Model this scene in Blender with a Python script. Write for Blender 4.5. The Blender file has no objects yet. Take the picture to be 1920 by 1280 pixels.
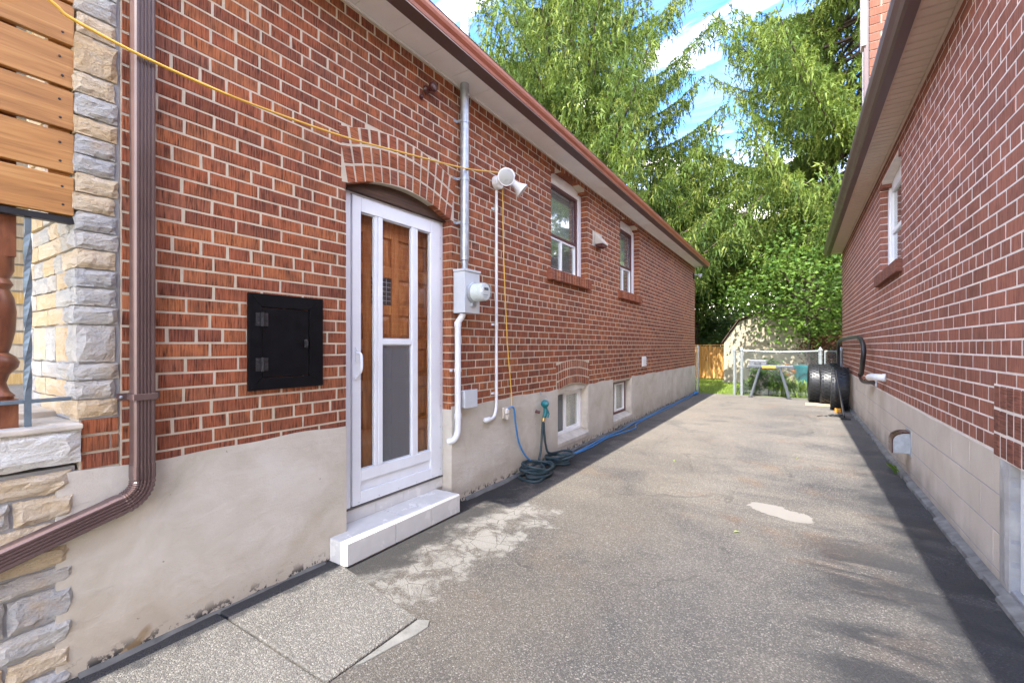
import bpy, math, random
import numpy as np
from mathutils import Vector, Matrix
from bpy.types import NodeSocket

random.seed(7)
rng = np.random.default_rng(7)
SC = bpy.context.scene
COL = SC.collection

# ------------------------------------------------------------------ camera, sky, sun, exposure
CX, CH = 2.364, 1.295
YAW = math.atan(536 / 840)
cam_d = bpy.data.cameras.new('camera')
cam_d.sensor_width = 36
cam_d.lens = 840 / 1920 * 36
cam_d.shift_y = 8 / 1920
cam_d.clip_start = 0.02
cam_d.clip_end = 2000
cam = bpy.data.objects.new('camera', cam_d)
cam.location = (CX, 0, CH)
cam.rotation_euler = (math.radians(90), 0, YAW)
COL.objects.link(cam)
SC.camera = cam

SUN_DIR = Vector((0.022, 0.62, -0.785)).normalized()
SUN_ELEV = math.asin(-SUN_DIR.z)
world = bpy.data.worlds.new('World')
SC.world = world
world.use_nodes = True
SKY_STRENGTH = 0.15
CLOUD_SEED = 9.4
EXPOSURE = 2.9

sun_d = bpy.data.lights.new('sun', 'SUN')
sun_d.energy = 2.0
sun_d.angle = math.radians(0.5)
sun_d.color = (1.0, 0.95, 0.87)
sun = bpy.data.objects.new('sun', sun_d)
sun.location = (2, -6, 12)
sun.rotation_euler = SUN_DIR.to_track_quat('-Z', 'Y').to_euler()
COL.objects.link(sun)

vs = SC.view_settings
SC.display_settings.display_device = 'sRGB'
vs.view_transform = 'Standard'
vs.look = 'None'
vs.gamma = 1
vs.use_curve_mapping = False
vs.exposure = EXPOSURE
SC.render.engine = 'CYCLES'
SC.cycles.max_bounces = 8
SC.cycles.transparent_max_bounces = 12


# ------------------------------------------------------------------ node helpers
def nd(nt, typ, ins=None, **props):
    n = nt.nodes.new(typ)
    for k, v in props.items():
        setattr(n, k, v)
    for k, v in (ins or {}).items():
        if isinstance(v, NodeSocket):
            nt.links.new(v, n.inputs[k])
        else:
            n.inputs[k].default_value = v
    return n


def M(nt, op, a, b=0.0, clamp=False):
    return nd(nt, 'ShaderNodeMath', {0: a, 1: b}, operation=op, use_clamp=clamp).outputs[0]


def c4(c):
    return (c[0], c[1], c[2], 1.0)


def mixc(nt, fac, a, b, mode='MIX'):
    n = nd(nt, 'ShaderNodeMix', None, data_type='RGBA', blend_type=mode)
    for idx, v in ((0, fac), (6, a), (7, b)):
        if isinstance(v, NodeSocket):
            nt.links.new(v, n.inputs[idx])
        else:
            n.inputs[idx].default_value = v if idx == 0 else c4(v)
    return n.outputs[2]


def ramp(nt, fac, stops, interp='LINEAR'):
    n = nt.nodes.new('ShaderNodeValToRGB')
    cr = n.color_ramp
    cr.interpolation = interp
    while len(cr.elements) < len(stops):
        cr.elements.new(0.5)
    for e, (p, c) in zip(cr.elements, stops):
        e.position = p
        e.color = c4(c) if not isinstance(c, (int, float)) else (c, c, c, 1)
    nt.links.new(fac, n.inputs[0])
    return n.outputs[0]


def sstep(nt, x, lo, hi):
    n = nd(nt, 'ShaderNodeMapRange', {0: x, 1: lo, 2: hi, 3: 0.0, 4: 1.0}, interpolation_type='SMOOTHSTEP')
    return n.outputs[0]


def noise(nt, vec, scale, detail=4.0, rough=0.55, dist=0.0):
    return nd(nt, 'ShaderNodeTexNoise', {'Vector': vec, 'Scale': scale, 'Detail': detail, 'Roughness': rough, 'Distortion': dist}).outputs[0]


def vscale(nt, vec, s):
    return nd(nt, 'ShaderNodeVectorMath', {0: vec, 1: s}, operation='MULTIPLY').outputs[0]


def new_mat(name):
    m = bpy.data.materials.new(name)
    m.use_nodes = True
    nt = m.node_tree
    nt.nodes.clear()
    out = nt.nodes.new('ShaderNodeOutputMaterial')
    b = nt.nodes.new('ShaderNodeBsdfPrincipled')
    nt.links.new(b.outputs[0], out.inputs[0])
    return m, nt, b, out


def setc(nt, b, key, v):
    if isinstance(v, NodeSocket):
        nt.links.new(v, b.inputs[key])
    else:
        b.inputs[key].default_value = c4(v) if isinstance(v, tuple) else v


def pos(nt):
    return nt.nodes.new('ShaderNodeNewGeometry').outputs['Position']


def objc(nt):
    return nt.nodes.new('ShaderNodeTexCoord').outputs['Object']


def rnd(nt):
    a = nd(nt, 'ShaderNodeAttribute', None, attribute_name='tint').outputs['Fac']
    o = nt.nodes.new('ShaderNodeObjectInfo').outputs['Random']
    return M(nt, 'FRACT', M(nt, 'ADD', a, o))


def bump(nt, b, h, strength=0.4, dist=0.01):
    n = nd(nt, 'ShaderNodeBump', {'Strength': strength, 'Distance': dist, 'Height': h})
    nt.links.new(n.outputs[0], b.inputs['Normal'])


def simple(name, col, rough=0.5, metal=0.0, var=0.12, scale=14.0, bmp=0.0, bscale=60.0, spec=0.5, coords=pos):
    """a plain surface with faint uneven wear"""
    m, nt, b, out = new_mat(name)
    p = coords(nt)
    n = noise(nt, p, scale, 5, 0.6)
    lo = tuple(c * (1 - var) for c in col)
    hi = tuple(min(1, c * (1 + var)) for c in col)
    setc(nt, b, 'Base Color', ramp(nt, n, [(0.3, lo), (0.7, hi)]))
    r2 = M(nt, 'ADD', M(nt, 'MULTIPLY', M(nt, 'SUBTRACT', n, 0.5), 0.3), rough, True)
    setc(nt, b, 'Roughness', r2)
    b.inputs['Metallic'].default_value = metal
    b.inputs['Specular IOR Level'].default_value = spec
    if bmp:
        bump(nt, b, noise(nt, p, bscale, 4, 0.6), bmp, 0.004)
    return m


# ------------------------------------------------------------------ materials
def brick_mat(name, stops, groove=(150, 150, 9), speck=0.5, stain=(0.42, 0.36, 0.31)):
    m, nt, b, out = new_mat(name)
    p = pos(nt)
    r = rnd(nt)
    base = ramp(nt, r, stops)
    big = noise(nt, p, 0.9, 3, 0.5)
    base = mixc(nt, ramp(nt, big, [(0.38, 0.0), (0.72, 0.45)]), base, tuple(c * 0.62 for c in stops[0][1]))
    g = noise(nt, vscale(nt, p, groove), 1.0, 3, 0.65)
    fine = noise(nt, p, 160, 3, 0.6)
    blotch = noise(nt, p, 14, 4, 0.6)
    k = M(nt, 'MULTIPLY', sstep(nt, g, 0.43, 0.63), ramp(nt, blotch, [(0.3, 0.25), (0.65, 1.0)]))
    base = mixc(nt, M(nt, 'MULTIPLY', ramp(nt, noise(nt, p, 7.5, 3, 0.55), [(0.44, 0.0), (0.66, 0.6)]), speck), base, (0.125, 0.054, 0.036))
    base = mixc(nt, M(nt, 'MULTIPLY', k, speck), base, tuple(c * 0.20 for c in stops[0][1]))
    k2 = M(nt, 'MULTIPLY', sstep(nt, g, 0.48, 0.3), 0.5)
    base = mixc(nt, k2, base, tuple(min(1, c * 1.35) for c in stops[-1][1]))
    edge = sstep(nt, noise(nt, p, 26, 5, 0.7), 0.68, 0.78)
    base = mixc(nt, M(nt, 'MULTIPLY', edge, 0.55), base, stain)
    setc(nt, b, 'Base Color', base)
    b.inputs['Roughness'].default_value = 0.88
    b.inputs['Specular IOR Level'].default_value = 0.25
    bump(nt, b, M(nt, 'ADD', M(nt, 'MULTIPLY', g, 0.8), M(nt, 'MULTIPLY', fine, 0.4)), 0.55, 0.004)
    return m


RED = [(0.0, (0.22, 0.072, 0.042)), (0.25, (0.31, 0.092, 0.044)), (0.6, (0.38, 0.120, 0.050)), (0.85, (0.42, 0.150, 0.060)), (1.0, (0.27, 0.10, 0.062))]
PUR = [(0.0, (0.26, 0.108, 0.074)), (0.3, (0.32, 0.128, 0.086)), (0.7, (0.39, 0.152, 0.096)), (1.0, (0.29, 0.125, 0.092))]
MAT = {}
MAT['brick'] = brick_mat('red_rug_brick', RED, speck=0.95)
MAT['brick_arch'] = brick_mat('red_rug_brick_on_edge', RED, groove=(9, 9, 150), speck=0.75)
MAT['brick_r'] = brick_mat('purple_brown_brick', PUR, speck=0.45)
MAT['brick_r_arch'] = brick_mat('purple_brown_brick_on_edge', [(p_, tuple(c * 0.72 for c in q)) for p_, q in PUR], groove=(9, 9, 150), speck=0.6)
MAT['brick_chim'] = brick_mat('orange_chimney_brick', [(0, (0.17, 0.065, 0.040)), (0.5, (0.21, 0.085, 0.052)), (1.0, (0.19, 0.09, 0.062))], speck=0.25)


def mortar_mat(name, col):
    m, nt, b, out = new_mat(name)
    p = pos(nt)
    n = noise(nt, p, 9, 5, 0.65)
    f = noise(nt, p, 220, 3, 0.7)
    c = ramp(nt, n, [(0.3, tuple(x * 0.78 for x in col)), (0.7, col)])
    c = mixc(nt, M(nt, 'MULTIPLY', sstep(nt, f, 0.5, 0.75), 0.3), c, tuple(x * 0.55 for x in col))
    setc(nt, b, 'Base Color', c)
    b.inputs['Roughness'].default_value = 0.95
    b.inputs['Specular IOR Level'].default_value = 0.15
    bump(nt, b, f, 0.6, 0.004)
    return m


MAT['mortar'] = mortar_mat('sand_mortar', (0.58, 0.50, 0.385))
MAT['mortar_r'] = mortar_mat('pale_mortar', (0.80, 0.73, 0.66))
MAT['mortar_grey'] = mortar_mat('grey_mortar', (0.36, 0.36, 0.36))


def parge_mat():
    m, nt, b, out = new_mat('parged_cement')
    p = pos(nt)
    warp = nd(nt, 'ShaderNodeTexNoise', {'Vector': p, 'Scale': 2.2, 'Detail': 3.0}).outputs[1]
    pw = nd(nt, 'ShaderNodeVectorMath', {0: p, 1: vscale(nt, warp, (0.7, 0.7, 0.7))}, operation='ADD').outputs[0]
    n = noise(nt, pw, 2.6, 6, 0.62)
    trow = noise(nt, vscale(nt, p, (4, 3, 9)), 1.0, 6, 0.65, 0.25)
    f = noise(nt, p, 150, 3, 0.7)
    z = nd(nt, 'ShaderNodeSeparateXYZ', {0: p}).outputs[2]
    c = ramp(nt, n, [(0.3, (0.42, 0.38, 0.305)), (0.5, (0.50, 0.46, 0.39)), (0.68, (0.56, 0.525, 0.465))])
    c = mixc(nt, M(nt, 'MULTIPLY', sstep(nt, trow, 0.50, 0.72), 0.30), c, (0.58, 0.555, 0.50))
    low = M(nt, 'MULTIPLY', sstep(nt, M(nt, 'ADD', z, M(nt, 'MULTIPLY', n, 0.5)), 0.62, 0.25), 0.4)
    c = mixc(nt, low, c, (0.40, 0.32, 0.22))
    spots = sstep(nt, noise(nt, p, 34, 2, 0.5), 0.74, 0.78)
    c = mixc(nt, M(nt, 'MULTIPLY', spots, 0.6), c, (0.12, 0.11, 0.10))
    # tar splashes along the bottom edge
    tar = M(nt, 'MULTIPLY', sstep(nt, noise(nt, p, 16, 5, 0.65), 0.5, 0.56), sstep(nt, z, 0.09, 0.02))
    c = mixc(nt, tar, c, (0.03, 0.03, 0.032))
    sy = nd(nt, 'ShaderNodeSeparateXYZ', {0: pw}).outputs
    ex = M(nt, 'DIVIDE', M(nt, 'SUBTRACT', sy[1], 1.13), 0.055)
    ez = M(nt, 'DIVIDE', M(nt, 'SUBTRACT', M(nt, 'SUBTRACT', sy[2], M(nt, 'MULTIPLY', sy[1], 0.35)), 0.06), 0.03)
    st_ = sstep(nt, M(nt, 'ADD', M(nt, 'MULTIPLY', ex, ex), M(nt, 'MULTIPLY', ez, ez)), 1.3, 0.4)
    c = mixc(nt, M(nt, 'MULTIPLY', st_, 0.7), c, (0.26, 0.17, 0.08))
    setc(nt, b, 'Base Color', c)
    b.inputs['Roughness'].default_value = 0.9
    b.inputs['Specular IOR Level'].default_value = 0.2
    bump(nt, b, M(nt, 'ADD', M(nt, 'MULTIPLY', trow, 2.0), M(nt, 'MULTIPLY', f, 0.5)), 0.35, 0.012)
    return m


MAT['parge'] = parge_mat()


def block_mat():
    m, nt, b, out = new_mat('painted_concrete_block')
    p = pos(nt)
    f = noise(nt, p, 240, 3, 0.75)
    n = noise(nt, p, 3.0, 5, 0.6)
    z = nd(nt, 'ShaderNodeSeparateXYZ', {0: p}).outputs[2]
    c = ramp(nt, n, [(0.3, (0.55, 0.48, 0.39)), (0.7, (0.66, 0.59, 0.50))])
    c = mixc(nt, M(nt, 'MULTIPLY', rnd(nt), 0.2), c, (0.42, 0.38, 0.32))
    c = mixc(nt, M(nt, 'MULTIPLY', sstep(nt, f, 0.54, 0.72), 0.4), c, (0.24, 0.21, 0.18))
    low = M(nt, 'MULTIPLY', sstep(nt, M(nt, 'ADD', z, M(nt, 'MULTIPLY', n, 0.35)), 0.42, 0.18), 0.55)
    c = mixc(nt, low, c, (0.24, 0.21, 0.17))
    setc(nt, b, 'Base Color', c)
    b.inputs['Roughness'].default_value = 0.95
    bump(nt, b, f, 0.8, 0.005)
    return m


MAT['block'] = block_mat()


def stone_mat(name, stops):
    m, nt, b, out = new_mat(name)
    p = pos(nt)
    r = rnd(nt)
    base = ramp(nt, r, stops, 'CONSTANT')
    n = noise(nt, vscale(nt, p, (9, 9, 26)), 1.0, 6, 0.65, 0.6)
    n2 = noise(nt, p, 5, 4, 0.6)
    base = mixc(nt, ramp(nt, n, [(0.40, 0.0), (0.75, 0.6)]), base, (0.58, 0.53, 0.45))
    base = mixc(nt, M(nt, 'MULTIPLY', sstep(nt, n2, 0.52, 0.7), 0.5), base, (0.50, 0.34, 0.17))
    crack = sstep(nt, noise(nt, vscale(nt, p, (20, 20, 60)), 1.0, 5, 0.7, 1.5), 0.36, 0.28)
    base = mixc(nt, M(nt, 'MULTIPLY', crack, 0.6), base, (0.22, 0.19, 0.16))
    setc(nt, b, 'Base Color', base)
    b.inputs['Roughness'].default_value = 0.85
    f = noise(nt, p, 110, 4, 0.7)
    base2 = mixc(nt, M(nt, 'MULTIPLY', sstep(nt, f, 0.5, 0.7), 0.3), base, (0.2, 0.18, 0.15))
    setc(nt, b, 'Base Color', base2)
    bump(nt, b, M(nt, 'ADD', n, M(nt, 'MULTIPLY', f, 0.35)), 0.9, 0.022)
    return m


MAT['stone'] = stone_mat('split_face_stone', [(0.0, (0.38, 0.375, 0.36)), (0.22, (0.50, 0.36, 0.20)), (0.46, (0.41, 0.395, 0.37)), (0.58, (0.52, 0.41, 0.27)), (0.84, (0.34, 0.345, 0.35))])
MAT['capstone'] = stone_mat('white_cap_stone', [(0.0, (0.66, 0.66, 0.63)), (0.5, (0.70, 0.69, 0.65))])
MAT['ybrick'] = brick_mat('yellow_pier_brick', [(0.0, (0.50, 0.33, 0.10)), (0.5, (0.48, 0.38, 0.24)), (1.0, (0.42, 0.40, 0.37))], speck=0.15)


def asphalt_mat():
    m, nt, b, out = new_mat('worn_asphalt')
    p = pos(nt)
    s = nd(nt, 'ShaderNodeSeparateXYZ', {0: p})
    x, y = s.outputs[0], s.outputs[1]
    vor = nd(nt, 'ShaderNodeTexVoronoi', {'Vector': p, 'Scale': 190.0, 'Randomness': 1.0})
    vd, vc = vor.outputs[0], vor.outputs[1]
    grain = nd(nt, 'ShaderNodeSeparateColor', {0: vc}).outputs[0]
    big = noise(nt, p, 0.75, 6, 0.62, 0.6)
    mid = noise(nt, p, 3.4, 6, 0.65)
    wob0 = M(nt, 'SUBTRACT', mid, 0.5)
    strk = noise(nt, vscale(nt, p, (0.8, 3.0, 1)), 1.0, 5, 0.65, 0.5)
    c = ramp(nt, big, [(0.34, (0.075, 0.073, 0.075)), (0.45, (0.15, 0.138, 0.125)), (0.55, (0.205, 0.182, 0.155)), (0.68, (0.25, 0.225, 0.19))])
    c = mixc(nt, ramp(nt, strk, [(0.42, 0.0), (0.66, 0.8)]), c, (0.115, 0.105, 0.098))
    c = mixc(nt, M(nt, 'MULTIPLY', sstep(nt, noise(nt, p, 1.3, 4, 0.6), 0.54, 0.68), 0.6), c, (0.22, 0.14, 0.085))
    c = mixc(nt, M(nt, 'MULTIPLY', sstep(nt, M(nt, 'ADD', y, M(nt, 'MULTIPLY', mid, 2.0)), 5.2, 3.2), 0.55), c, (0.125, 0.122, 0.124))  # shade over the near drive put into the asphalt colour
    c = mixc(nt, M(nt, 'MULTIPLY', sstep(nt, M(nt, 'ADD', x, M(nt, 'MULTIPLY', wob0, 1.2)), 2.0, 1.2), 0.45), c, (0.24, 0.20, 0.15))
    # far end is paler
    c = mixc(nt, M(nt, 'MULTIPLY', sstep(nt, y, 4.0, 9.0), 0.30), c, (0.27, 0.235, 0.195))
    stain = ramp(nt, noise(nt, nd(nt, 'ShaderNodeVectorMath', {0: p, 1: (7.3, 2.1, 0.0)}, operation='ADD').outputs[0], 1.15, 5, 0.6, 0.3), [(0.55, 0.0), (0.66, 0.55)])
    c = mixc(nt, stain, c, (0.070, 0.068, 0.070))
    # single stones
    c = mixc(nt, ramp(nt, grain, [(0.0, 0.5), (0.45, 0.0), (0.62, 0.0)]), c, (0.045, 0.044, 0.046))
    c = mixc(nt, ramp(nt, grain, [(0.70, 0.0), (0.95, 0.4), (1.0, 0.8)]), c, (0.48, 0.45, 0.41))
    # pale cement smears by the door step
    wob = M(nt, 'MULTIPLY', M(nt, 'SUBTRACT', mid, 0.5), 1.0)
    xw = M(nt, 'ADD', x, wob)
    yw = M(nt, 'ADD', y, M(nt, 'MULTIPLY', wob, 1.2))
    inx = M(nt, 'MULTIPLY', sstep(nt, xw, 0.28, 0.36), sstep(nt, xw, 0.84, 0.74))
    iny = M(nt, 'MULTIPLY', sstep(nt, yw, 1.60, 1.66), sstep(nt, yw, 3.2, 3.0))
    pat = M(nt, 'MULTIPLY', M(nt, 'MULTIPLY', inx, iny), ramp(nt, noise(nt, p, 5.2, 6, 0.7, 0.8), [(0.42, 0.0), (0.52, 0.85)]))
    crk = nd(nt, 'ShaderNodeTexVoronoi', {'Vector': p, 'Scale': 9.0}, feature='DISTANCE_TO_EDGE').outputs[0]
    pat = M(nt, 'MULTIPLY', pat, sstep(nt, crk, 0.0, 0.035))
    c = mixc(nt, M(nt, 'MULTIPLY', pat, 0.85), c, (0.46, 0.44, 0.40))
    # white spill in the middle of the drive
    dx = M(nt, 'DIVIDE', M(nt, 'SUBTRACT', M(nt, 'ADD', x, M(nt, 'MULTIPLY', wob, 0.28)), 2.24), 0.225)
    dy = M(nt, 'DIVIDE', M(nt, 'SUBTRACT', M(nt, 'ADD', M(nt, 'ADD', y, M(nt, 'MULTIPLY', x, 0.4)), M(nt, 'MULTIPLY', wob, 0.3)), 4.96), 0.135)
    rr = M(nt, 'ADD', M(nt, 'MULTIPLY', dx, dx), M(nt, 'MULTIPLY', dy, dy))
    c = mixc(nt, sstep(nt, rr, 1.05, 0.9), c, (0.37, 0.345, 0.31))
    # tar brushed along the left wall; sealer plus painted eave shade along the right
    xl = M(nt, 'ADD', x, M(nt, 'MULTIPLY', wob, 0.5))
    tarl = M(nt, 'MULTIPLY', sstep(nt, xl, 0.46, 0.26), ramp(nt, noise(nt, p, 3.0, 5, 0.6), [(0.37, 0.0), (0.47, 0.92)]))
    tarl = M(nt, 'MULTIPLY', tarl, sstep(nt, y, 11.0, 3.5))
    c = mixc(nt, tarl, c, (0.055, 0.053, 0.053))
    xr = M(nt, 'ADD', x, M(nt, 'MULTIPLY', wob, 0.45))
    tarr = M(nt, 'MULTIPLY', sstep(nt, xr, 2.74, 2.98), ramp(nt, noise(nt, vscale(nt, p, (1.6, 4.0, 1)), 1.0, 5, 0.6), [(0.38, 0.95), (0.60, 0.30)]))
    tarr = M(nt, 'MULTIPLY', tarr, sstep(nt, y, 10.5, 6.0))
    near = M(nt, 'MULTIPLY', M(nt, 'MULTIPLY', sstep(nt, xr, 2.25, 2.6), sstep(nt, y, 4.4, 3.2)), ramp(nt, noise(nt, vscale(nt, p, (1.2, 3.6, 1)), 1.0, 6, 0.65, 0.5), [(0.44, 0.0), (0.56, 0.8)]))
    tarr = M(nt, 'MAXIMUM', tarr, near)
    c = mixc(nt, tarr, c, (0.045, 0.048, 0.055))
    # hairline cracks wandering over the drive
    wv = nd(nt, 'ShaderNodeVectorMath', {0: p, 1: vscale(nt, nd(nt, 'ShaderNodeTexNoise', {'Vector': p, 'Scale': 3.0, 'Detail': 5.0}).outputs[1], (0.5, 0.5, 0.0))}, operation='ADD').outputs[0]
    ck = nd(nt, 'ShaderNodeTexVoronoi', {'Vector': vscale(nt, wv, (1.0, 0.8, 0.0)), 'Scale': 0.75}, feature='DISTANCE_TO_EDGE').outputs[0]
    ckm = M(nt, 'MULTIPLY', sstep(nt, ck, 0.009, 0.003), ramp(nt, noise(nt, p, 1.8, 4, 0.6), [(0.45, 0.0), (0.6, 0.4)]))
    c = mixc(nt, ckm, c, (0.04, 0.039, 0.038))
    shade_tone = nd(nt, 'ShaderNodeMapRange', {0: M(nt, 'ADD', y, M(nt, 'MULTIPLY', big, 2.0)), 1: 3.0, 2: 8.0, 3: 0.40, 4: 0.74}).outputs[0]  # near drive scaled darker than the far end, shade carried by colour
    c = nd(nt, 'ShaderNodeVectorMath', {0: c, 1: nd(nt, 'ShaderNodeCombineXYZ', {0: shade_tone, 1: shade_tone, 2: shade_tone}).outputs[0]}, operation='MULTIPLY').outputs[0]
    setc(nt, b, 'Base Color', c)
    setc(nt, b, 'Roughness', M(nt, 'SUBTRACT', 0.9, M(nt, 'MULTIPLY', tarr, 0.42)))
    b.inputs['Specular IOR Level'].default_value = 0.35
    bump(nt, b, M(nt, 'ADD', M(nt, 'MULTIPLY', vd, -0.6), M(nt, 'MULTIPLY', mid, 0.8)), 0.6, 0.008)
    return m


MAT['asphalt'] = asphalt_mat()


def aggregate_mat():
    m, nt, b, out = new_mat('exposed_aggregate_concrete')
    p = pos(nt)
    vor = nd(nt, 'ShaderNodeTexVoronoi', {'Vector': p, 'Scale': 170.0})
    grain = nd(nt, 'ShaderNodeSeparateColor', {0: vor.outputs[1]}).outputs[0]
    n = noise(nt, p, 2.4, 5, 0.6)
    s = nd(nt, 'ShaderNodeSeparateXYZ', {0: p})
    c = ramp(nt, n, [(0.3, (0.066, 0.061, 0.054)), (0.7, (0.105, 0.097, 0.086))])
    c = mixc(nt, ramp(nt, grain, [(0.0, 0.75), (0.4, 0.0)]), c, (0.075, 0.07, 0.066))
    c = mixc(nt, ramp(nt, grain, [(0.6, 0.0), (0.9, 0.6), (1.0, 0.9)]), c, (0.21, 0.20, 0.18))
    edge = M(nt, 'ADD', s.outputs[0], M(nt, 'MULTIPLY', M(nt, 'SUBTRACT', noise(nt, p, 9, 5, 0.6), 0.5), 0.24))
    c = mixc(nt, M(nt, 'MULTIPLY', sstep(nt, edge, 0.15, 0.10), 0.92), c, (0.032, 0.031, 0.032))
    setc(nt, b, 'Base Color', c)
    b.inputs['Roughness'].default_value = 0.9
    bump(nt, b, M(nt, 'MULTIPLY', vor.outputs[0], -1.0), 0.7, 0.006)
    return m


MAT['aggregate'] = aggregate_mat()
MAT['cement'] = simple('pale_cement', (0.34, 0.33, 0.31), 0.9, var=0.25, scale=7, bmp=0.5, bscale=90)
MAT['cement_old'] = simple('old_dirty_cement', (0.17, 0.165, 0.15), 0.95, var=0.4, scale=11, bmp=0.7, bscale=60)
MAT['cement_mid'] = simple('worn_cement', (0.125, 0.122, 0.113), 0.92, var=0.35, scale=9, bmp=0.6, bscale=70)
MAT['cement_warm'] = simple('warm_cement', (0.50, 0.45, 0.38), 0.9, var=0.22, scale=6, bmp=0.5, bscale=90)
MAT['white'] = simple('white_painted_aluminium', (0.72, 0.745, 0.78), 0.38, var=0.04, scale=6)
MAT['vinyl'] = simple('white_vinyl', (0.80, 0.80, 0.79), 0.42, var=0.04, scale=8)
MAT['case_grey'] = simple('scuffed_grey_metal', (0.16, 0.17, 0.19), 0.45, 0.3, var=0.5, scale=40)
MAT['stand_grey'] = simple('dark_grey_enamel', (0.10, 0.115, 0.13), 0.4, 0.2, var=0.1)
MAT['tile'] = simple('white_glazed_tile', (0.60, 0.59, 0.565), 0.25, var=0.07, scale=7)
MAT['grout'] = simple('dark_grout', (0.12, 0.11, 0.10), 0.9)
MAT['soffit'] = simple('off_white_soffit', (0.86, 0.83, 0.81), 0.6, var=0.04, scale=5)
MAT['soffit_tan'] = simple('tan_vinyl_soffit', (0.66, 0.53, 0.42), 0.5, var=0.06, scale=4)
MAT['brown'] = simple('brown_painted_metal', (0.105, 0.066, 0.060), 0.36, var=0.1, scale=5)
MAT['gutter_sheen'] = simple('brown_gutter_with_painted_sheen', (0.30, 0.092, 0.050), 0.38, var=0.12, scale=5)  # brown gutter, reddish sheen of its front put into the colour
MAT['black'] = simple('black_painted_wood', (0.004, 0.0042, 0.0055), 0.5, var=0.4, scale=20, bmp=0.15, bscale=30, spec=0.14)
MAT['black_metal'] = simple('worn_black_metal', (0.040, 0.041, 0.044), 0.35, 0.4, var=0.3, scale=60)
MAT['galv'] = simple('galvanised_steel', (0.40, 0.43, 0.46), 0.42, 0.55, var=0.18, scale=22)
MAT['meter_grey'] = simple('grey_painted_steel', (0.52, 0.55, 0.58), 0.42, var=0.06, scale=8)
MAT['pvc'] = simple('grey_white_pvc', (0.68, 0.69, 0.70), 0.42, var=0.06, scale=10)
MAT['rubber'] = simple('black_rubber', (0.017, 0.0175, 0.019), 0.45, var=0.3, scale=30, bmp=0.2, coords=objc)
MAT['dark'] = simple('dark_interior', (0.02, 0.021, 0.023), 0.9)
MAT['yellow'] = simple('yellow_cord_plastic', (0.66, 0.38, 0.06), 0.4, var=0.06)
MAT['blue'] = simple('blue_cord_plastic', (0.05, 0.20, 0.44), 0.42, var=0.1)
MAT['hose'] = simple('dark_teal_woven_hose', (0.020, 0.042, 0.050), 0.55, var=0.4, scale=150, bmp=0.4, bscale=300)
MAT['teal'] = simple('teal_plastic', (0.01, 0.15, 0.17), 0.35, var=0.1)
MAT['brass'] = simple('brass', (0.55, 0.37, 0.13), 0.35, 0.8)
MAT['orange'] = simple('orange_plastic', (0.75, 0.30, 0.02), 0.45, var=0.05)
MAT['shingle'] = simple('brown_asphalt_shingle', (0.12, 0.075, 0.06), 0.95, var=0.4, scale=80, bmp=0.5)
MAT['maroon'] = simple('maroon_painted_wood', (0.085, 0.022, 0.022), 0.5, var=0.15)
MAT['curtain'] = simple('pale_curtain', (0.70, 0.71, 0.69), 0.9, var=0.15, scale=9)
MAT['lens'] = simple('frosted_lens', (0.42, 0.42, 0.38), 0.3, var=0.06)
MAT['ceramic_red'] = simple('dark_red_porcelain', (0.06, 0.015, 0.014), 0.3, var=0.2)
MAT['iron'] = simple('blue_grey_iron', (0.13, 0.17, 0.20), 0.45, 0.2, var=0.15, scale=30)
MAT['iron_dark'] = simple('dark_iron', (0.02, 0.022, 0.028), 0.45, 0.2)
MAT['shed'] = simple('beige_vinyl_shed', (0.40, 0.345, 0.255), 0.6, var=0.05, scale=3)
MAT['bark'] = simple('grey_brown_bark', (0.085, 0.060, 0.045), 0.95, var=0.35, scale=12, bmp=0.8, bscale=25)
MAT['leaf_petal'] = simple('orange_petal', (0.75, 0.30, 0.03), 0.6)
MAT['fencewire'] = simple('zinc_wire', (0.27, 0.30, 0.30), 0.4, 0.25, var=0.08)


def wood_mat(name, stops, axis=(2, 1.2, 26), rough=0.55, knots=True):
    m, nt, b, out = new_mat(name)
    p = pos(nt)
    r = rnd(nt)
    off = nd(nt, 'ShaderNodeVectorMath', {0: p, 1: nd(nt, 'ShaderNodeCombineXYZ', {0: M(nt, 'MULTIPLY', r, 7.0), 1: M(nt, 'MULTIPLY', r, 13.0), 2: M(nt, 'MULTIPLY', r, 5.0)}).outputs[0]}, operation='ADD').outputs[0]
    g = noise(nt, vscale(nt, off, axis), 1.0, 5, 0.6, 1.4)
    fine = noise(nt, vscale(nt, off, tuple(a * 5 for a in axis)), 1.0, 3, 0.6)
    c = ramp(nt, g, stops)
    c = mixc(nt, M(nt, 'MULTIPLY', sstep(nt, fine, 0.5, 0.72), 0.35), c, tuple(x * 0.5 for x in stops[0][1]))
    if knots:
        k = nd(nt, 'ShaderNodeTexVoronoi', {'Vector': vscale(nt, off, (5, 5, 11)), 'Scale': 1.0}).outputs[0]
        c = mixc(nt, M(nt, 'MULTIPLY', sstep(nt, k, 0.12, 0.05), 0.8), c, tuple(x * 0.35 for x in stops[0][1]))
    setc(nt, b, 'Base Color', c)
    b.inputs['Roughness'].default_value = rough
    bump(nt, b, g, 0.15, 0.004)
    return m


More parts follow.
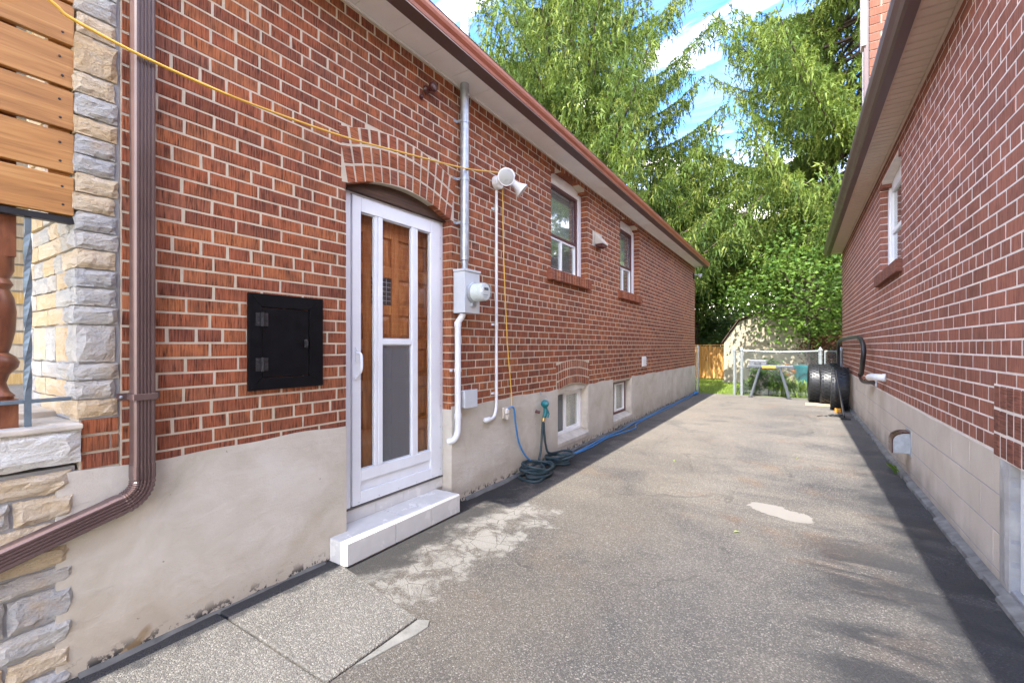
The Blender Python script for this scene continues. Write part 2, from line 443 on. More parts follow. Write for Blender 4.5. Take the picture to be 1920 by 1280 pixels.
MAT['plank'] = wood_mat('cedar_toned_plank', [(0.3, (0.27, 0.12, 0.036)), (0.5, (0.40, 0.185, 0.055)), (0.7, (0.50, 0.265, 0.09))])
MAT['door_wood'] = wood_mat('varnished_oak_door', [(0.3, (0.34, 0.105, 0.026)), (0.5, (0.50, 0.18, 0.048)), (0.7, (0.62, 0.27, 0.085))], axis=(14, 14, 2.5), rough=0.35, knots=False)
MAT['post_wood'] = wood_mat('reddish_turned_wood', [(0.3, (0.10, 0.030, 0.014)), (0.5, (0.17, 0.056, 0.024)), (0.7, (0.24, 0.09, 0.04))], axis=(14, 14, 3), rough=0.4, knots=False)
MAT['lintel'] = wood_mat('weathered_brown_lintel', [(0.3, (0.035, 0.018, 0.011)), (0.5, (0.07, 0.035, 0.02)), (0.7, (0.11, 0.055, 0.03))], rough=0.8)
MAT['fence_wood'] = wood_mat('stained_cedar_fence', [(0.3, (0.36, 0.15, 0.035)), (0.5, (0.60, 0.29, 0.075)), (0.7, (0.72, 0.45, 0.16))], axis=(6, 6, 0.9), rough=0.7)
MAT['raw_wood'] = wood_mat('pale_raw_lumber', [(0.3, (0.45, 0.33, 0.17)), (0.6, (0.60, 0.47, 0.27)), (0.8, (0.64, 0.52, 0.33))], axis=(2, 20, 20), knots=False)


def glass_mat(name, tint=(0.9, 0.95, 0.93), refl=0.10, rough=0.03, fog=0.0, fogcol=(0.5, 0.5, 0.5)):
    m, nt, b, out = new_mat(name)
    nt.nodes.remove(b)
    tr = nd(nt, 'ShaderNodeBsdfTransparent', {0: c4(tint)})
    gl = nd(nt, 'ShaderNodeBsdfGlossy', {'Roughness': rough})
    bf = nt.nodes.new('ShaderNodeNewGeometry').outputs['Backfacing']
    fr = nd(nt, 'ShaderNodeFresnel', {0: M(nt, 'SUBTRACT', 1.5, M(nt, 'MULTIPLY', bf, 0.8333))}).outputs[0]
    fac = M(nt, 'ADD', fr, refl, True)
    first = tr.outputs[0]
    if fog:
        df = nd(nt, 'ShaderNodeBsdfDiffuse', {0: c4(fogcol)})
        first = nd(nt, 'ShaderNodeMixShader', {0: fog, 1: tr.outputs[0], 2: df.outputs[0]}).outputs[0]
    mx = nd(nt, 'ShaderNodeMixShader', {0: fac, 1: first, 2: gl.outputs[0]})
    nt.links.new(mx.outputs[0], out.inputs[0])
    return m


MAT['glass'] = glass_mat('window_glass', refl=0.20, fog=0.12, fogcol=(0.6, 0.62, 0.6))
MAT['glass_door'] = glass_mat('storm_door_glass', refl=0.0, tint=(0.96, 0.96, 0.95))
MAT['screen'] = glass_mat('grey_insect_screen', refl=0.0, rough=0.4, fog=0.5, fogcol=(0.16, 0.17, 0.19))
MAT['meter_glass'] = glass_mat('meter_dome_plastic', refl=0.05, fog=0.12, fogcol=(0.8, 0.8, 0.8))
MAT['leaded'] = simple('leaded_glass', (0.05, 0.055, 0.06), 0.15, var=0.6, scale=90)
MAT['meter_face'] = simple('white_meter_face', (0.75, 0.76, 0.77), 0.4, var=0.06, scale=60)
MAT['lcd'] = simple('dark_meter_display', (0.03, 0.05, 0.07), 0.2)


def foliage_mat(name, stops, trans=0.35, bright=(0.30, 0.40, 0.06)):
    m, nt, b, out = new_mat(name)
    p = pos(nt)
    r = rnd(nt)
    n = noise(nt, p, 0.8, 3, 0.6)
    f = M(nt, 'ADD', M(nt, 'MULTIPLY', r, 0.6), M(nt, 'MULTIPLY', n, 0.4), True)
    c = ramp(nt, f, stops)
    setc(nt, b, 'Base Color', c)
    b.inputs['Roughness'].default_value = 0.6
    b.inputs['Specular IOR Level'].default_value = 0.25
    t = nd(nt, 'ShaderNodeBsdfTranslucent', {0: mixc(nt, 0.5, c, bright)})
    mx = nd(nt, 'ShaderNodeMixShader', {0: trans, 1: b.outputs[0], 2: t.outputs[0]})
    nt.links.new(mx.outputs[0], out.inputs[0])
    return m


MAT['spruce'] = foliage_mat('spruce_needles', [(0.2, (0.030, 0.062, 0.014)), (0.40, (0.082, 0.136, 0.022)), (0.65, (0.155, 0.205, 0.034)), (0.88, (0.205, 0.225, 0.052))], 0.3)
MAT['maple'] = foliage_mat('maple_leaves', [(0.2, (0.025, 0.065, 0.016)), (0.5, (0.055, 0.125, 0.025)), (0.8, (0.12, 0.20, 0.04))], 0.38)
MAT['sapling'] = foliage_mat('fresh_green_leaves', [(0.2, (0.055, 0.12, 0.02)), (0.5, (0.10, 0.19, 0.03)), (0.8, (0.17, 0.27, 0.05))], 0.42)
MAT['darkleaf'] = foliage_mat('dark_green_leaves', [(0.2, (0.015, 0.04, 0.014)), (0.5, (0.03, 0.07, 0.022)), (0.8, (0.055, 0.11, 0.03))], 0.3)
MAT['redleaf'] = foliage_mat('bronze_red_leaves', [(0.2, (0.06, 0.025, 0.018)), (0.5, (0.11, 0.05, 0.03)), (0.8, (0.14, 0.08, 0.04))], 0.25, (0.3, 0.12, 0.06))
MAT['lily'] = foliage_mat('yellow_green_strap_leaves', [(0.2, (0.13, 0.22, 0.03)), (0.6, (0.22, 0.32, 0.05)), (0.9, (0.33, 0.40, 0.07))], 0.35)
MAT['grass'] = foliage_mat('lawn_grass', [(0.2, (0.13, 0.20, 0.03)), (0.5, (0.22, 0.31, 0.05)), (0.9, (0.33, 0.40, 0.08))], 0.3)


def lawn_mat():
    m, nt, b, out = new_mat('lawn_ground')
    p = pos(nt)
    n = noise(nt, p, 1.4, 6, 0.6)
    f = noise(nt, p, 40, 4, 0.7)
    c = ramp(nt, n, [(0.3, (0.06, 0.10, 0.02)), (0.55, (0.11, 0.16, 0.035)), (0.75, (0.15, 0.20, 0.05))])
    c = mixc(nt, M(nt, 'MULTIPLY', sstep(nt, f, 0.5, 0.7), 0.5), c, (0.05, 0.07, 0.02))
    setc(nt, b, 'Base Color', c)
    b.inputs['Roughness'].default_value = 0.95
    bump(nt, b, f, 0.8, 0.03)
    return m


MAT['lawn'] = lawn_mat()


# sky: nishita with wisps of cirrus and overbright cloud banks added as shade fill
def build_world():
    nt = world.node_tree
    nt.nodes.clear()
    out = nt.nodes.new('ShaderNodeOutputWorld')
    bg = nt.nodes.new('ShaderNodeBackground')
    sky = nt.nodes.new('ShaderNodeTexSky')
    sky.sky_type = 'NISHITA'
    sky.sun_disc = False
    sky.sun_elevation = SUN_ELEV
    sky.sun_rotation = math.atan2(-SUN_DIR.x, -SUN_DIR.y)
    sky.ozone_density = 3.0
    sky.dust_density = 0.6
    tc = nt.nodes.new('ShaderNodeTexCoord').outputs['Generated']
    s = nd(nt, 'ShaderNodeSeparateXYZ', {0: tc})
    zc = M(nt, 'MAXIMUM', s.outputs[2], 0.06)
    u = M(nt, 'DIVIDE', s.outputs[0], zc)
    v = M(nt, 'DIVIDE', s.outputs[1], zc)
    w = nd(nt, 'ShaderNodeCombineXYZ', {0: M(nt, 'MULTIPLY', u, 1.0), 1: M(nt, 'MULTIPLY', v, 1.7), 2: CLOUD_SEED}).outputs[0]
    n1 = noise(nt, w, 0.8, 8, 0.60, 0.4)
    n2 = noise(nt, w, 1.9, 8, 0.66, 1.0)
    fill_clouds = M(nt, 'MAXIMUM', sstep(nt, n1, 0.49, 0.62), M(nt, 'MULTIPLY', sstep(nt, s.outputs[2], 0.40, 0.08), 0.8), True)
    wisp = M(nt, 'MULTIPLY', sstep(nt, n2, 0.36, 0.74), 0.62)
    blue = mixc(nt, 1.0, sky.outputs[0], (0.33, 0.58, 0.90), 'MULTIPLY')
    col = mixc(nt, wisp, blue, (1.25, 1.28, 1.32))
    col = mixc(nt, fill_clouds, col, (10.6, 9.4, 8.0))  # banks brighter than any sunlit white, added to lift the shade
    nt.links.new(col, bg.inputs[0])
    bg.inputs[1].default_value = SKY_STRENGTH
    nt.links.new(bg.outputs[0], out.inputs[0])


build_world()

# ------------------------------------------------------------------ mesh helpers
WORLD = {}


def thing(name, label, cat, loc=(0, 0, 0), group=None, kind=None):
    o = bpy.data.objects.new(name, None)
    COL.objects.link(o)
    o.location = loc
    o.empty_display_size = 0.2
    WORLD[o.name] = Vector(loc)
    return tag(o, label, cat, group, kind)


def tag(o, label=None, cat=None, group=None, kind=None):
    if label:
        o['label'] = label
    if cat:
        o['category'] = cat
    if group:
        o['group'] = group
    if kind:
        o['kind'] = kind
    return o


def link_mesh(name, me, parent=None, at=(0, 0, 0)):
    o = bpy.data.objects.new(name, me)
    COL.objects.link(o)
    at = Vector(at)
    WORLD[o.name] = at
    if parent is not None:
        o.parent = parent
        o.location = at - WORLD[parent.name]
    else:
        o.location = at
    return o


class MB:
    def __init__(self):
        self.v, self.f, self.t, self.mi = [], [], [], []

    def add(self, vs_, fs, tint=0.0, mi=0):
        n = len(self.v)
        self.v.extend([tuple(p) for p in vs_])
        for f in fs:
            self.f.append(tuple(i + n for i in f))
            self.t.append(tint)
            self.mi.append(mi)
        return self

    def box(self, x0, x1, y0, y1, z0, z1, tint=0.0, mi=0):
        x0, x1 = min(x0, x1), max(x0, x1)
        y0, y1 = min(y0, y1), max(y0, y1)
        z0, z1 = min(z0, z1), max(z0, z1)
        vs_ = [(x0, y0, z0), (x1, y0, z0), (x1, y1, z0), (x0, y1, z0), (x0, y0, z1), (x1, y0, z1), (x1, y1, z1), (x0, y1, z1)]
        return self.add(vs_, [(0, 3, 2, 1), (4, 5, 6, 7), (0, 1, 5, 4), (1, 2, 6, 5), (2, 3, 7, 6), (3, 0, 4, 7)], tint, mi)

    def beam(self, a, b, w, h, tint=0.0, mi=0, up=(0, 0, 1)):
        """a bar of w x h section from a to b"""
        a, b = Vector(a), Vector(b)
        d = (b - a).normalized()
        u = Vector(up)
        if abs(d.dot(u)) > 0.98:
            u = Vector((1, 0, 0))
        s = d.cross(u).normalized()
        u = s.cross(d).normalized()
        s, u = s * w / 2, u * h / 2
        vs_ = [a - s - u, a + s - u, a + s + u, a - s + u, b - s - u, b + s - u, b + s + u, b - s + u]
        return self.add(vs_, [(0, 3, 2, 1), (4, 5, 6, 7), (0, 1, 5, 4), (1, 2, 6, 5), (2, 3, 7, 6), (3, 0, 4, 7)], tint, mi)

    def tube(self, pts, r, n=8, cap=True, tint=0.0, mi=0):
        pts = [Vector(p) for p in pts]
        rs = r if isinstance(r, (list, tuple)) else [r] * len(pts)
        t0 = (pts[1] - pts[0]).normalized()
        ref = Vector((0, 0, 1)) if abs(t0.z) < 0.9 else Vector((0, 1, 0))
        s = t0.cross(ref).normalized()
        vs_, fs = [], []
        for i, p in enumerate(pts):
            if i == 0:
                t = pts[1] - pts[0]
            elif i == len(pts) - 1:
                t = pts[-1] - pts[-2]
            else:
                t = (pts[i + 1] - pts[i]).normalized() + (pts[i] - pts[i - 1]).normalized()
            if t.length < 1e-9:
                t = t0.copy()
            t.normalize()
            s = (s - t * s.dot(t))
            if s.length < 1e-6:
                s = t.orthogonal()
            s.normalize()
            u = t.cross(s)
            for k in range(n):
                a = 2 * math.pi * k / n
                vs_.append(p + (s * math.cos(a) + u * math.sin(a)) * rs[i])
        for i in range(len(pts) - 1):
            for k in range(n):
                k2 = (k + 1) % n
                fs.append((i * n + k, i * n + k2, (i + 1) * n + k2, (i + 1) * n + k))
        if cap:
            fs.append(tuple(range(n - 1, -1, -1)))
            fs.append(tuple((len(pts) - 1) * n + k for k in range(n)))
        return self.add(vs_, fs, tint, mi)

    def lathe(self, base, axis, prof, n=20, tint=0.0, mi=0):
        """prof: list of (radius, height along axis)"""
        base, ax = Vector(base), Vector(axis).normalized()
        s = ax.orthogonal().normalized()
        u = ax.cross(s)
        vs_, fs = [], []
        for r, h in prof:
            for k in range(n):
                a = 2 * math.pi * k / n
                vs_.append(base + ax * h + (s * math.cos(a) + u * math.sin(a)) * r)
        for i in range(len(prof) - 1):
            for k in range(n):
                k2 = (k + 1) % n
                fs.append((i * n + k, i * n + k2, (i + 1) * n + k2, (i + 1) * n + k))
        fs.append(tuple(range(n - 1, -1, -1)))
        fs.append(tuple((len(prof) - 1) * n + k for k in range(n)))
        return self.add(vs_, fs, tint, mi)

    def prism(self, poly, axis, lo, hi, tint=0.0, mi=0):
        """poly in the two axes other than `axis` (in x,y,z order)"""
        n = len(poly)

        def put(p, h):
            return {'x': (h, p[0], p[1]), 'y': (p[0], h, p[1]), 'z': (p[0], p[1], h)}[axis]
        vs_ = [put(p, lo) for p in poly] + [put(p, hi) for p in poly]
        area = sum(poly[i][0] * poly[(i + 1) % n][1] - poly[(i + 1) % n][0] * poly[i][1] for i in range(n))
        ccw = area > 0
        if axis == 'y':
            ccw = not ccw
        fs = [tuple(range(n - 1, -1, -1)), tuple(range(n, 2 * n))] + [(i, (i + 1) % n, n + (i + 1) % n, n + i) for i in range(n)]
        if not ccw:
            fs = [tuple(reversed(f)) for f in fs]
        return self.add(vs_, fs, tint, mi)

    def mesh(self, name, mats, origin=(0, 0, 0), smooth=False):
        ox, oy, oz = origin
        me = bpy.data.meshes.new(name)
        me.from_pydata([(a - ox, b - oy, c - oz) for a, b, c in self.v], [], self.f)
        at = me.attributes.new('tint', 'FLOAT', 'FACE')
        at.data.foreach_set('value', self.t)
        for m in (mats if isinstance(mats, (list, tuple)) else [mats]):
            me.materials.append(m)
        if any(self.mi):
            me.polygons.foreach_set('material_index', self.mi)
        if smooth:
            me.shade_smooth()
        return me

    def build(self, name, mats, parent=None, smooth=False, bevel=0.0, kind=None, seg=2, base=None):
        a = np.array(self.v)
        lo, hi = a.min(0), a.max(0)
        c = ((lo[0] + hi[0]) / 2, (lo[1] + hi[1]) / 2, lo[2]) if base is None else base
        o = link_mesh(name, self.mesh(name, mats, c, smooth), parent, c)
        if smooth:
            o.data.set_sharp_from_angle(angle=math.radians(40))
        if bevel:
            md = o.modifiers.new('edge', 'BEVEL')
            md.width = bevel
            md.segments = seg
            md.limit_method = 'ANGLE'
            md.angle_limit = math.radians(40)
        if kind:
            o['kind'] = kind
        return o


def spline(pts, n=8):
    """catmull-rom through pts"""
    P = [Vector(p) for p in pts]
    P = [P[0] * 2 - P[1]] + P + [P[-1] * 2 - P[-2]]
    res = []
    for i in range(1, len(P) - 2):
        for k in range(n):
            t = k / n
            a, b, c, d = P[i - 1], P[i], P[i + 1], P[i + 2]
            res.append(0.5 * ((2 * b) + (c - a) * t + (2 * a - 5 * b + 4 * c - d) * t * t + (3 * b - a - 3 * c + d) * t ** 3))
    res.append(P[-2])
    return res


SA, CA = math.sin(YAW), math.cos(YAW)


def screen(x, y, z):
    dx, dz = x - CX, z - CH
    d = -dx * SA + y * CA
    if d < 0.05:
        return None
    return 960 + 840 * (dx * CA + y * SA) / d, 648 - 840 * dz / d, d


# ------------------------------------------------------------------ brick walls
class Hole:
    """an opening; spring is where its arched head starts, rise how high it curves"""

    def __init__(self, y0, y1, z0, z1, rise=0.0, arch_top=None):
        self.y0, self.y1, self.z0, self.z1, self.rise, self.arch_top = y0, y1, z0, z1, rise, arch_top
        self.c, self.h = (y0 + y1) / 2, (y1 - y0) / 2

    def head(self, y):
        return self.z1 + self.rise * (1 - ((y - self.c) / self.h) ** 2)

    def blocked(self, za, zb):
        """interval of y not to be laid with common bricks in the course za..zb"""
        zm = (za + zb) / 2
        if self.arch_top is not None:           # the arch ring stands here
            top = self.arch_top
            if zb <= self.z0 or zm > top + self.rise:
                return None
            if zm <= self.z1:
                return (self.y0, self.y1)
            if zm <= top or self.rise == 0:
                return (self.y0 - 0.035, self.y1 + 0.035)
            w = self.h * math.sqrt(max(0, 1 - (zm - top) / self.rise))
            return (self.c - w, self.c + w)
        if zb <= self.z0 + 0.01 or zm > self.z1 + self.rise:
            return None
        if zm <= self.z1 or self.rise == 0:
            return (self.y0, self.y1)
        w = self.h * math.sqrt(max(0, 1 - (zm - self.z1) / self.rise))
        return (self.c - w, self.c + w)


_brick_cache = {}


def brick_geo(mb, xf, n, y0, y1, z0, z1, depth, tint=0.0, jit=0.0013):
    """one brick: chamfered face, four sides, no back. xf front plane, n outward sign"""
    ch = 0.0012
    j = lambda: random.uniform(-jit, jit)
    f = xf + n * random.uniform(-0.0003, 0.0004)
    ins = [(f, y0 + ch + j(), z0 + ch + j()), (f, y1 - ch + j(), z0 + ch + j()), (f, y1 - ch + j(), z1 - ch + j()), (f, y0 + ch + j(), z1 - ch + j())]
    e = xf - n * ch
    mid = [(e, y0 + j(), z0 + j()), (e, y1 + j(), z0 + j()), (e, y1 + j(), z1 + j()), (e, y0 + j(), z1 + j())]
    bk = [(xf - n * depth, p[1], p[2]) for p in mid]
    vs_ = ins + mid + bk
    fs = [(0, 1, 2, 3)]
    for i in range(4):
        k = (i + 1) % 4
        fs.append((i, 4 + i, 4 + k, k))
        fs.append((4 + i, 8 + i, 8 + k, 4 + k))
    if n < 0:
        fs = [tuple(reversed(q)) for q in fs]
    mb.add(vs_, fs, tint)


def lay_bricks(xf, n, ya, yb, z0, ztop, ch, L, holes, head_idx, ystart, joint=0.0135, skip=None):
    """list of (y0,y1,z0,z1) for every brick of a common bond wall"""
    out = []
    i = 0
    while z0 + i * ch + ch * 0.55 < ztop:
        za, zb = z0 + i * ch, min(z0 + (i + 1) * ch, ztop + joint)
        blocks = [h.blocked(za, zb) for h in holes]
        blocks = sorted(b for b in blocks if b)
        segs, cur = [], ya
        for b0, b1 in blocks:
            if b0 > cur:
                segs.append((cur, min(b0, yb)))
            cur = max(cur, b1)
        if cur < yb:
            segs.append((cur, yb))
        header = (i % 6) == head_idx
        step = L / 2 if header else L
        off = ystart + ((L / 4) if header else (L / 2 if i % 2 else 0)) + random.uniform(-0.012, 0.012)
        k0 = math.floor((ya - off) / step) - 1
        for s0, s1 in segs:
            if skip and skip(za, zb):
                pass
            y = off + k0 * step
            cuts = [s0]
            while y < s1:
                if y > s0 + 0.05 and y < s1 - 0.05:
                    cuts.append(y)
                y += step
            cuts.append(s1)
            for a, b in zip(cuts, cuts[1:]):
                ea = a if a == s0 and s0 > ya else a + joint / 2
                eb = b if b == s1 and s1 < yb else b - joint / 2
                if eb - ea > 0.02:
                    out.append((ea, eb, za + joint * 0.38, zb - joint * 0.38))
        i += 1
    return out


def area_on_screen(xf, b):
    y0, y1, z0, z1 = b
    p = screen(xf, (y0 + y1) / 2, (z0 + z1) / 2)
    if p is None or not (-15 < p[0] < 1935 and -10 < p[1] < 1290):
        return 0
    q0, q1 = screen(xf, y0, (z0 + z1) / 2), screen(xf, y1, (z0 + z1) / 2)
    if q0 is None or q1 is None:
        return 0
    return abs(q1[0] - q0[0]) * (z1 - z0) * 840 / p[2]


def make_bricks(parent, xf, n, bricks, mat, limit, depth=0.095, name='brick'):
    order = sorted(range(len(bricks)), key=lambda i: -area_on_screen(xf, bricks[i]))
    single = [i for i in order[:limit] if area_on_screen(xf, bricks[i]) > 0]
    rest = [i for i in range(len(bricks)) if i not in set(single)]
    cache = {}
    for i in single:
        y0, y1, z0, z1 = bricks[i]
        w, h = round(y1 - y0, 2), round(z1 - z0, 3)
        key = (w, h)
        if key not in cache:
            cache[key] = []
        lst = cache[key]
        if len(lst) < 10:
            mb = MB()
            brick_geo(mb, 0, n, -(y1 - y0) / 2, (y1 - y0) / 2, 0, z1 - z0, depth, random.random())
            me = mb.mesh(name, mat)
            if abs((y1 - y0) - w) < 1e-6 or True:
                lst.append(me)
        else:
            me = random.choice(lst)
        link_mesh(name, me, parent, (xf + n * random.uniform(-0.0002, 0.0004), (y0 + y1) / 2, z0))
    mb = MB()
    for i in rest:
        y0, y1, z0, z1 = bricks[i]
        brick_geo(mb, xf, n, y0, y1, z0, z1, depth, random.random())
    if rest:
        mb.build('brick_courses', mat, parent, kind='stuff')


def panel(mb, x0, x1, ya, yb, za, zb, holes):
    """a wall slab between x0 and x1 with rectangular holes (y0,y1,z0,z1)"""
    ys = sorted({ya, yb} | {v for h in holes for v in (h[0], h[1]) if ya < v < yb})
    zs = sorted({za, zb} | {v for h in holes for v in (h[2], h[3]) if za < v < zb})
    for a, b in zip(ys, ys[1:]):
        # merge vertically
        run = None
        for c, d in zip(zs, zs[1:]):
            cy, cz = (a + b) / 2, (c + d) / 2
            inside = any(h[0] < cy < h[1] and h[2] < cz < h[3] for h in holes)
            if not inside:
                run = (run[0], d) if run else (c, d)
            if inside or d == zs[-1]:
                if run:
                    mb.box(x0, x1, a, b, run[0], run[1])
                run = None


def spandrel(mb, xa, xb, hole, ztop, n=14):
    """fills between the arched head of a hole and ztop"""
    for k in range(n):
        a = hole.y0 + (hole.y1 - hole.y0) * k / n
        b = hole.y0 + (hole.y1 - hole.y0) * (k + 1) / n
        mb.prism([(a, hole.head(a)), (b, hole.head(b)), (b, ztop), (a, ztop)], 'x', xa, xb)


def arch(parent, xf, n, hole, rings, rh, pitch, mat, mortar, proud=0.004):
    """rings of bricks on end over a hole"""
    top = rings * rh
    root = MB()
    N = 24
    ring_y0, ring_y1 = hole.y0 - 0.03, hole.y1 + 0.03

    def hd(y):
        t = max(-1, min(1, (y - hole.c) / hole.h))
        return hole.z1 + hole.rise * (1 - t * t)
    for k in range(N):
        a = ring_y0 + (ring_y1 - ring_y0) * k / N
        b = ring_y0 + (ring_y1 - ring_y0) * (k + 1) / N
        root.prism([(a, hd(a)), (b, hd(b)), (b, hd(b) + top), (a, hd(a) + top)], 'x', xf - n * 0.10, xf + n * (proud - 0.0030))
    r = root.build('arch', mortar, parent)
    cnt = max(3, round((ring_y1 - ring_y0) / pitch))
    w = (ring_y1 - ring_y0) / cnt
    for q in range(rings):
        for k in range(cnt):
            a, b = ring_y0 + k * w + 0.0065, ring_y0 + (k + 1) * w - 0.0065
            m_ = (a + b) / 2
            slope = 1.1 * hole.rise * 2 * (m_ - hole.c) / hole.h ** 2 * 0.5   # lean of the joint
            z0a = q * rh + 0.005
            z1a = (q + 1) * rh - 0.008
            f = xf + n * (proud + random.uniform(-0.002, 0.002))
            pts = []
            for (yy, dz) in ((a, z0a), (b, z0a), (b, z1a), (a, z1a)):
                pts.append((yy + slope * (dz - top / 2) * 0.9, hd(yy) + dz))
            ch = 0.004
            cy, cz = sum(p[0] for p in pts) / 4, sum(p[1] for p in pts) / 4
            sh = lambda p, s: (cy + (p[0] - cy) * s, cz + (p[1] - cz) * s)
            mb = MB()
            v = [(f, *sh(p, 0.9)) for p in pts] + [(f - n * ch, *p) for p in pts] + [(f - n * 0.09, *p) for p in pts]
            fs = [(0, 1, 2, 3)]
            for i in range(4):
                j = (i + 1) % 4
                fs += [(i, 4 + i, 4 + j, j), (4 + i, 8 + i, 8 + j, 4 + j)]
            if n < 0:
                fs = [tuple(reversed(t)) for t in fs]
            mb.add(v, fs, random.random())
            mb.build('arch_brick', mat, r)
    return r


# ------------------------------------------------------------------ ground
g = MB()
g.box(-160, 160, -60, 220, -0.6, -0.03)
tag(g.build('lawn', MAT['lawn']), kind='structure')
g = MB()
nx, ny = 24, 60
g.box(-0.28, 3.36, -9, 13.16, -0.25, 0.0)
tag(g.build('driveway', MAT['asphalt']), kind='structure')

# aggregate concrete slabs by the wall, joints left open
slabs = thing('walkway', 'exposed aggregate concrete walk slabs along the house wall, tar along the edge', 'walkway', (0.42, 0.5, 0), kind='structure')
for (ya, yb) in ((0.30, 1.055), (-0.9, 0.29), (-2.1, -0.91)):
    MB().box(0.0, 0.845, ya, yb, -0.05, 0.012).build('paving_slab', MAT['aggregate'], slabs, bevel=0.006)
MB().prism([(0.0, 1.065), (0.845, 1.065), (0.845, 1.545), (0.0, 1.70)], 'z', -0.05, 0.012).build('paving_slab', MAT['aggregate'], slabs, bevel=0.006)
MB().prism([(0.853, 1.18), (0.872, 1.22), (0.90, 1.36), (0.925, 1.46), (0.93, 1.53), (0.905, 1.57), (0.853, 1.545)], 'z', -0.05, 0.007).build('cement_strip', MAT['cement_mid'], slabs, bevel=0.004)

# cement fillet along the left wall
kb = MB()
pts = []
y = 0.56
prev = None
while y < 12.96:
    w = 0.032 + 0.022 * math.sin(y * 3.1) * math.sin(y * 1.7) + random.uniform(-0.012, 0.012)
    h = 0.028 + random.uniform(-0.004, 0.004)
    if not (1.66 < y < 2.92):
        if prev:
            (py, pw, ph) = prev
            kb.add([(0.002, py, ph), (pw, py, 0.004), (0.002, y, h), (w, y, 0.004), (0.002, py, -0.02), (0.002, y, -0.02), (pw, py, -0.02), (w, y, -0.02)],
                   [(0, 1, 3, 2), (1, 6, 7, 3), (0, 4, 6, 1), (2, 3, 7, 5)])
        prev = (y, w, h)
    else:
        prev = None
    y += 0.12
kb.build('kerb_fillet', MAT['cement_mid'], None)['kind'] = 'structure'

# ------------------------------------------------------------------ left house
H1 = thing('brick_house', 'red brick bungalow with white storm door, parged foundation and stone clad porch', 'house', (-4, 6.8, 0))
door = Hole(1.79, 2.79, 0.0, 2.305, 0.105, 2.65)
w1 = Hole(4.53, 5.56, 2.165, 3.285, 0.09)
w2 = Hole(6.88, 7.86, 2.165, 3.285, 0.09)
b1 = Hole(4.69, 5.60, 0.16, 0.775, 0.05, 1.085)
b2 = Hole(6.545, 7.45, 0.16, 0.755)
WEND = 12.97
mb = MB()
EP = 0.005
rects = [(h_.y0 - EP, h_.y1 + EP, za_, zb_) for h_, za_, zb_ in ((door, -1, door.z1 + 0.12), (w1, w1.z0, 3.39), (w2, w2.z0, 3.39), (b1, 0, 0.84), (b2, 0, b2.z1))]
panel(mb, -0.12, -0.0018, 0.69, WEND - 0.012, 0.74, 3.45, rects)
spandrel(mb, -0.12, -0.0018, w1, 3.39)
spandrel(mb, -0.12, -0.0018, w2, 3.39)
mb.box(-8.5, -0.45, 0.72, WEND - 0.02, 0.0, 3.44)
# closing return at the far corner
mb.box(-0.449, -0.121, WEND - 0.06, WEND - 0.012, 0.0, 3.44)
wall = mb.build('wall', MAT['mortar'], H1)
bricks = lay_bricks(0, 1, 0.69, WEND, 0.764, 3.435, 0.068, 0.230, [door, w1, w2, b1, b2], 8 % 6, 0.69)
# three courses reach back under the stone corner
for i in range(3):
    za = 0.806 + i * 0.068
    for a, b in (((0.572, 0.685),) if i != 1 else ((0.572, 0.655), (0.663, 0.685))):
        bricks.append((a, b, za + 0.004, za + 0.06))
make_bricks(wall, 0, 1, bricks, MAT['brick'], 298)
MB().box(-0.12, -0.007, 0.565, 0.689, 0.74, 1.02).build('mortar_bed', MAT['mortar'], H1)
arch(H1, 0, 1, door, 3, 0.115, 0.075, MAT['brick_arch'], MAT['mortar'])
arch(H1, 0, 1, b1, 3, 0.100, 0.062, MAT['brick_arch'], MAT['mortar'])

# parged foundation
mb = MB()
# wavy top edge: thin columns
yb = [0.50 + 0.06 * k for k in range(int((WEND - 0.50) / 0.06) + 1)] + [WEND + 0.005]
ys = sorted(set([round(v, 3) for v in yb] + [door.y0, door.y1, b1.y0, b1.y1, b2.y0, b2.y1]))


def ptop(y):
    return 0.806 - 0.0035 * y + 0.006 * math.sin(y * 5.3) + 0.004 * math.sin(y * 13.7)


for a, b in zip(ys, ys[1:]):
    c = (a + b) / 2
    if door.y0 < c < door.y1:
        continue
    za, zb = ptop(a), ptop(b)
    segs = [(0.0, None)]
    for h in (b1, b2):
        if h.y0 < c < h.y1:
            segs = [(0.0, h.z0 - 0.03)]
    for lo, hi in segs:
        ta, tb = (za, zb) if hi is None else (hi, hi)
        mb.prism([(a, -0.1), (b, -0.1), (b, tb), (a, ta)], 'x', -0.2, 0.0045)
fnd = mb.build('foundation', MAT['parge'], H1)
# flatten side seams: shared verts merged so the parging reads as one skin
import bmesh
bm = bmesh.new()
bm.from_mesh(fnd.data)
bmesh.ops.remove_doubles(bm, verts=bm.verts, dist=0.0004)
inner = [f for f in bm.faces if abs(f.normal.y) > 0.99 and all(len(e.link_faces) > 2 for e in f.edges if abs(e.verts[0].co.z - e.verts[1].co.z) > 0.05)]
bmesh.ops.delete(bm, geom=inner, context='FACES_ONLY')
bm.to_mesh(fnd.data)
bm.free()


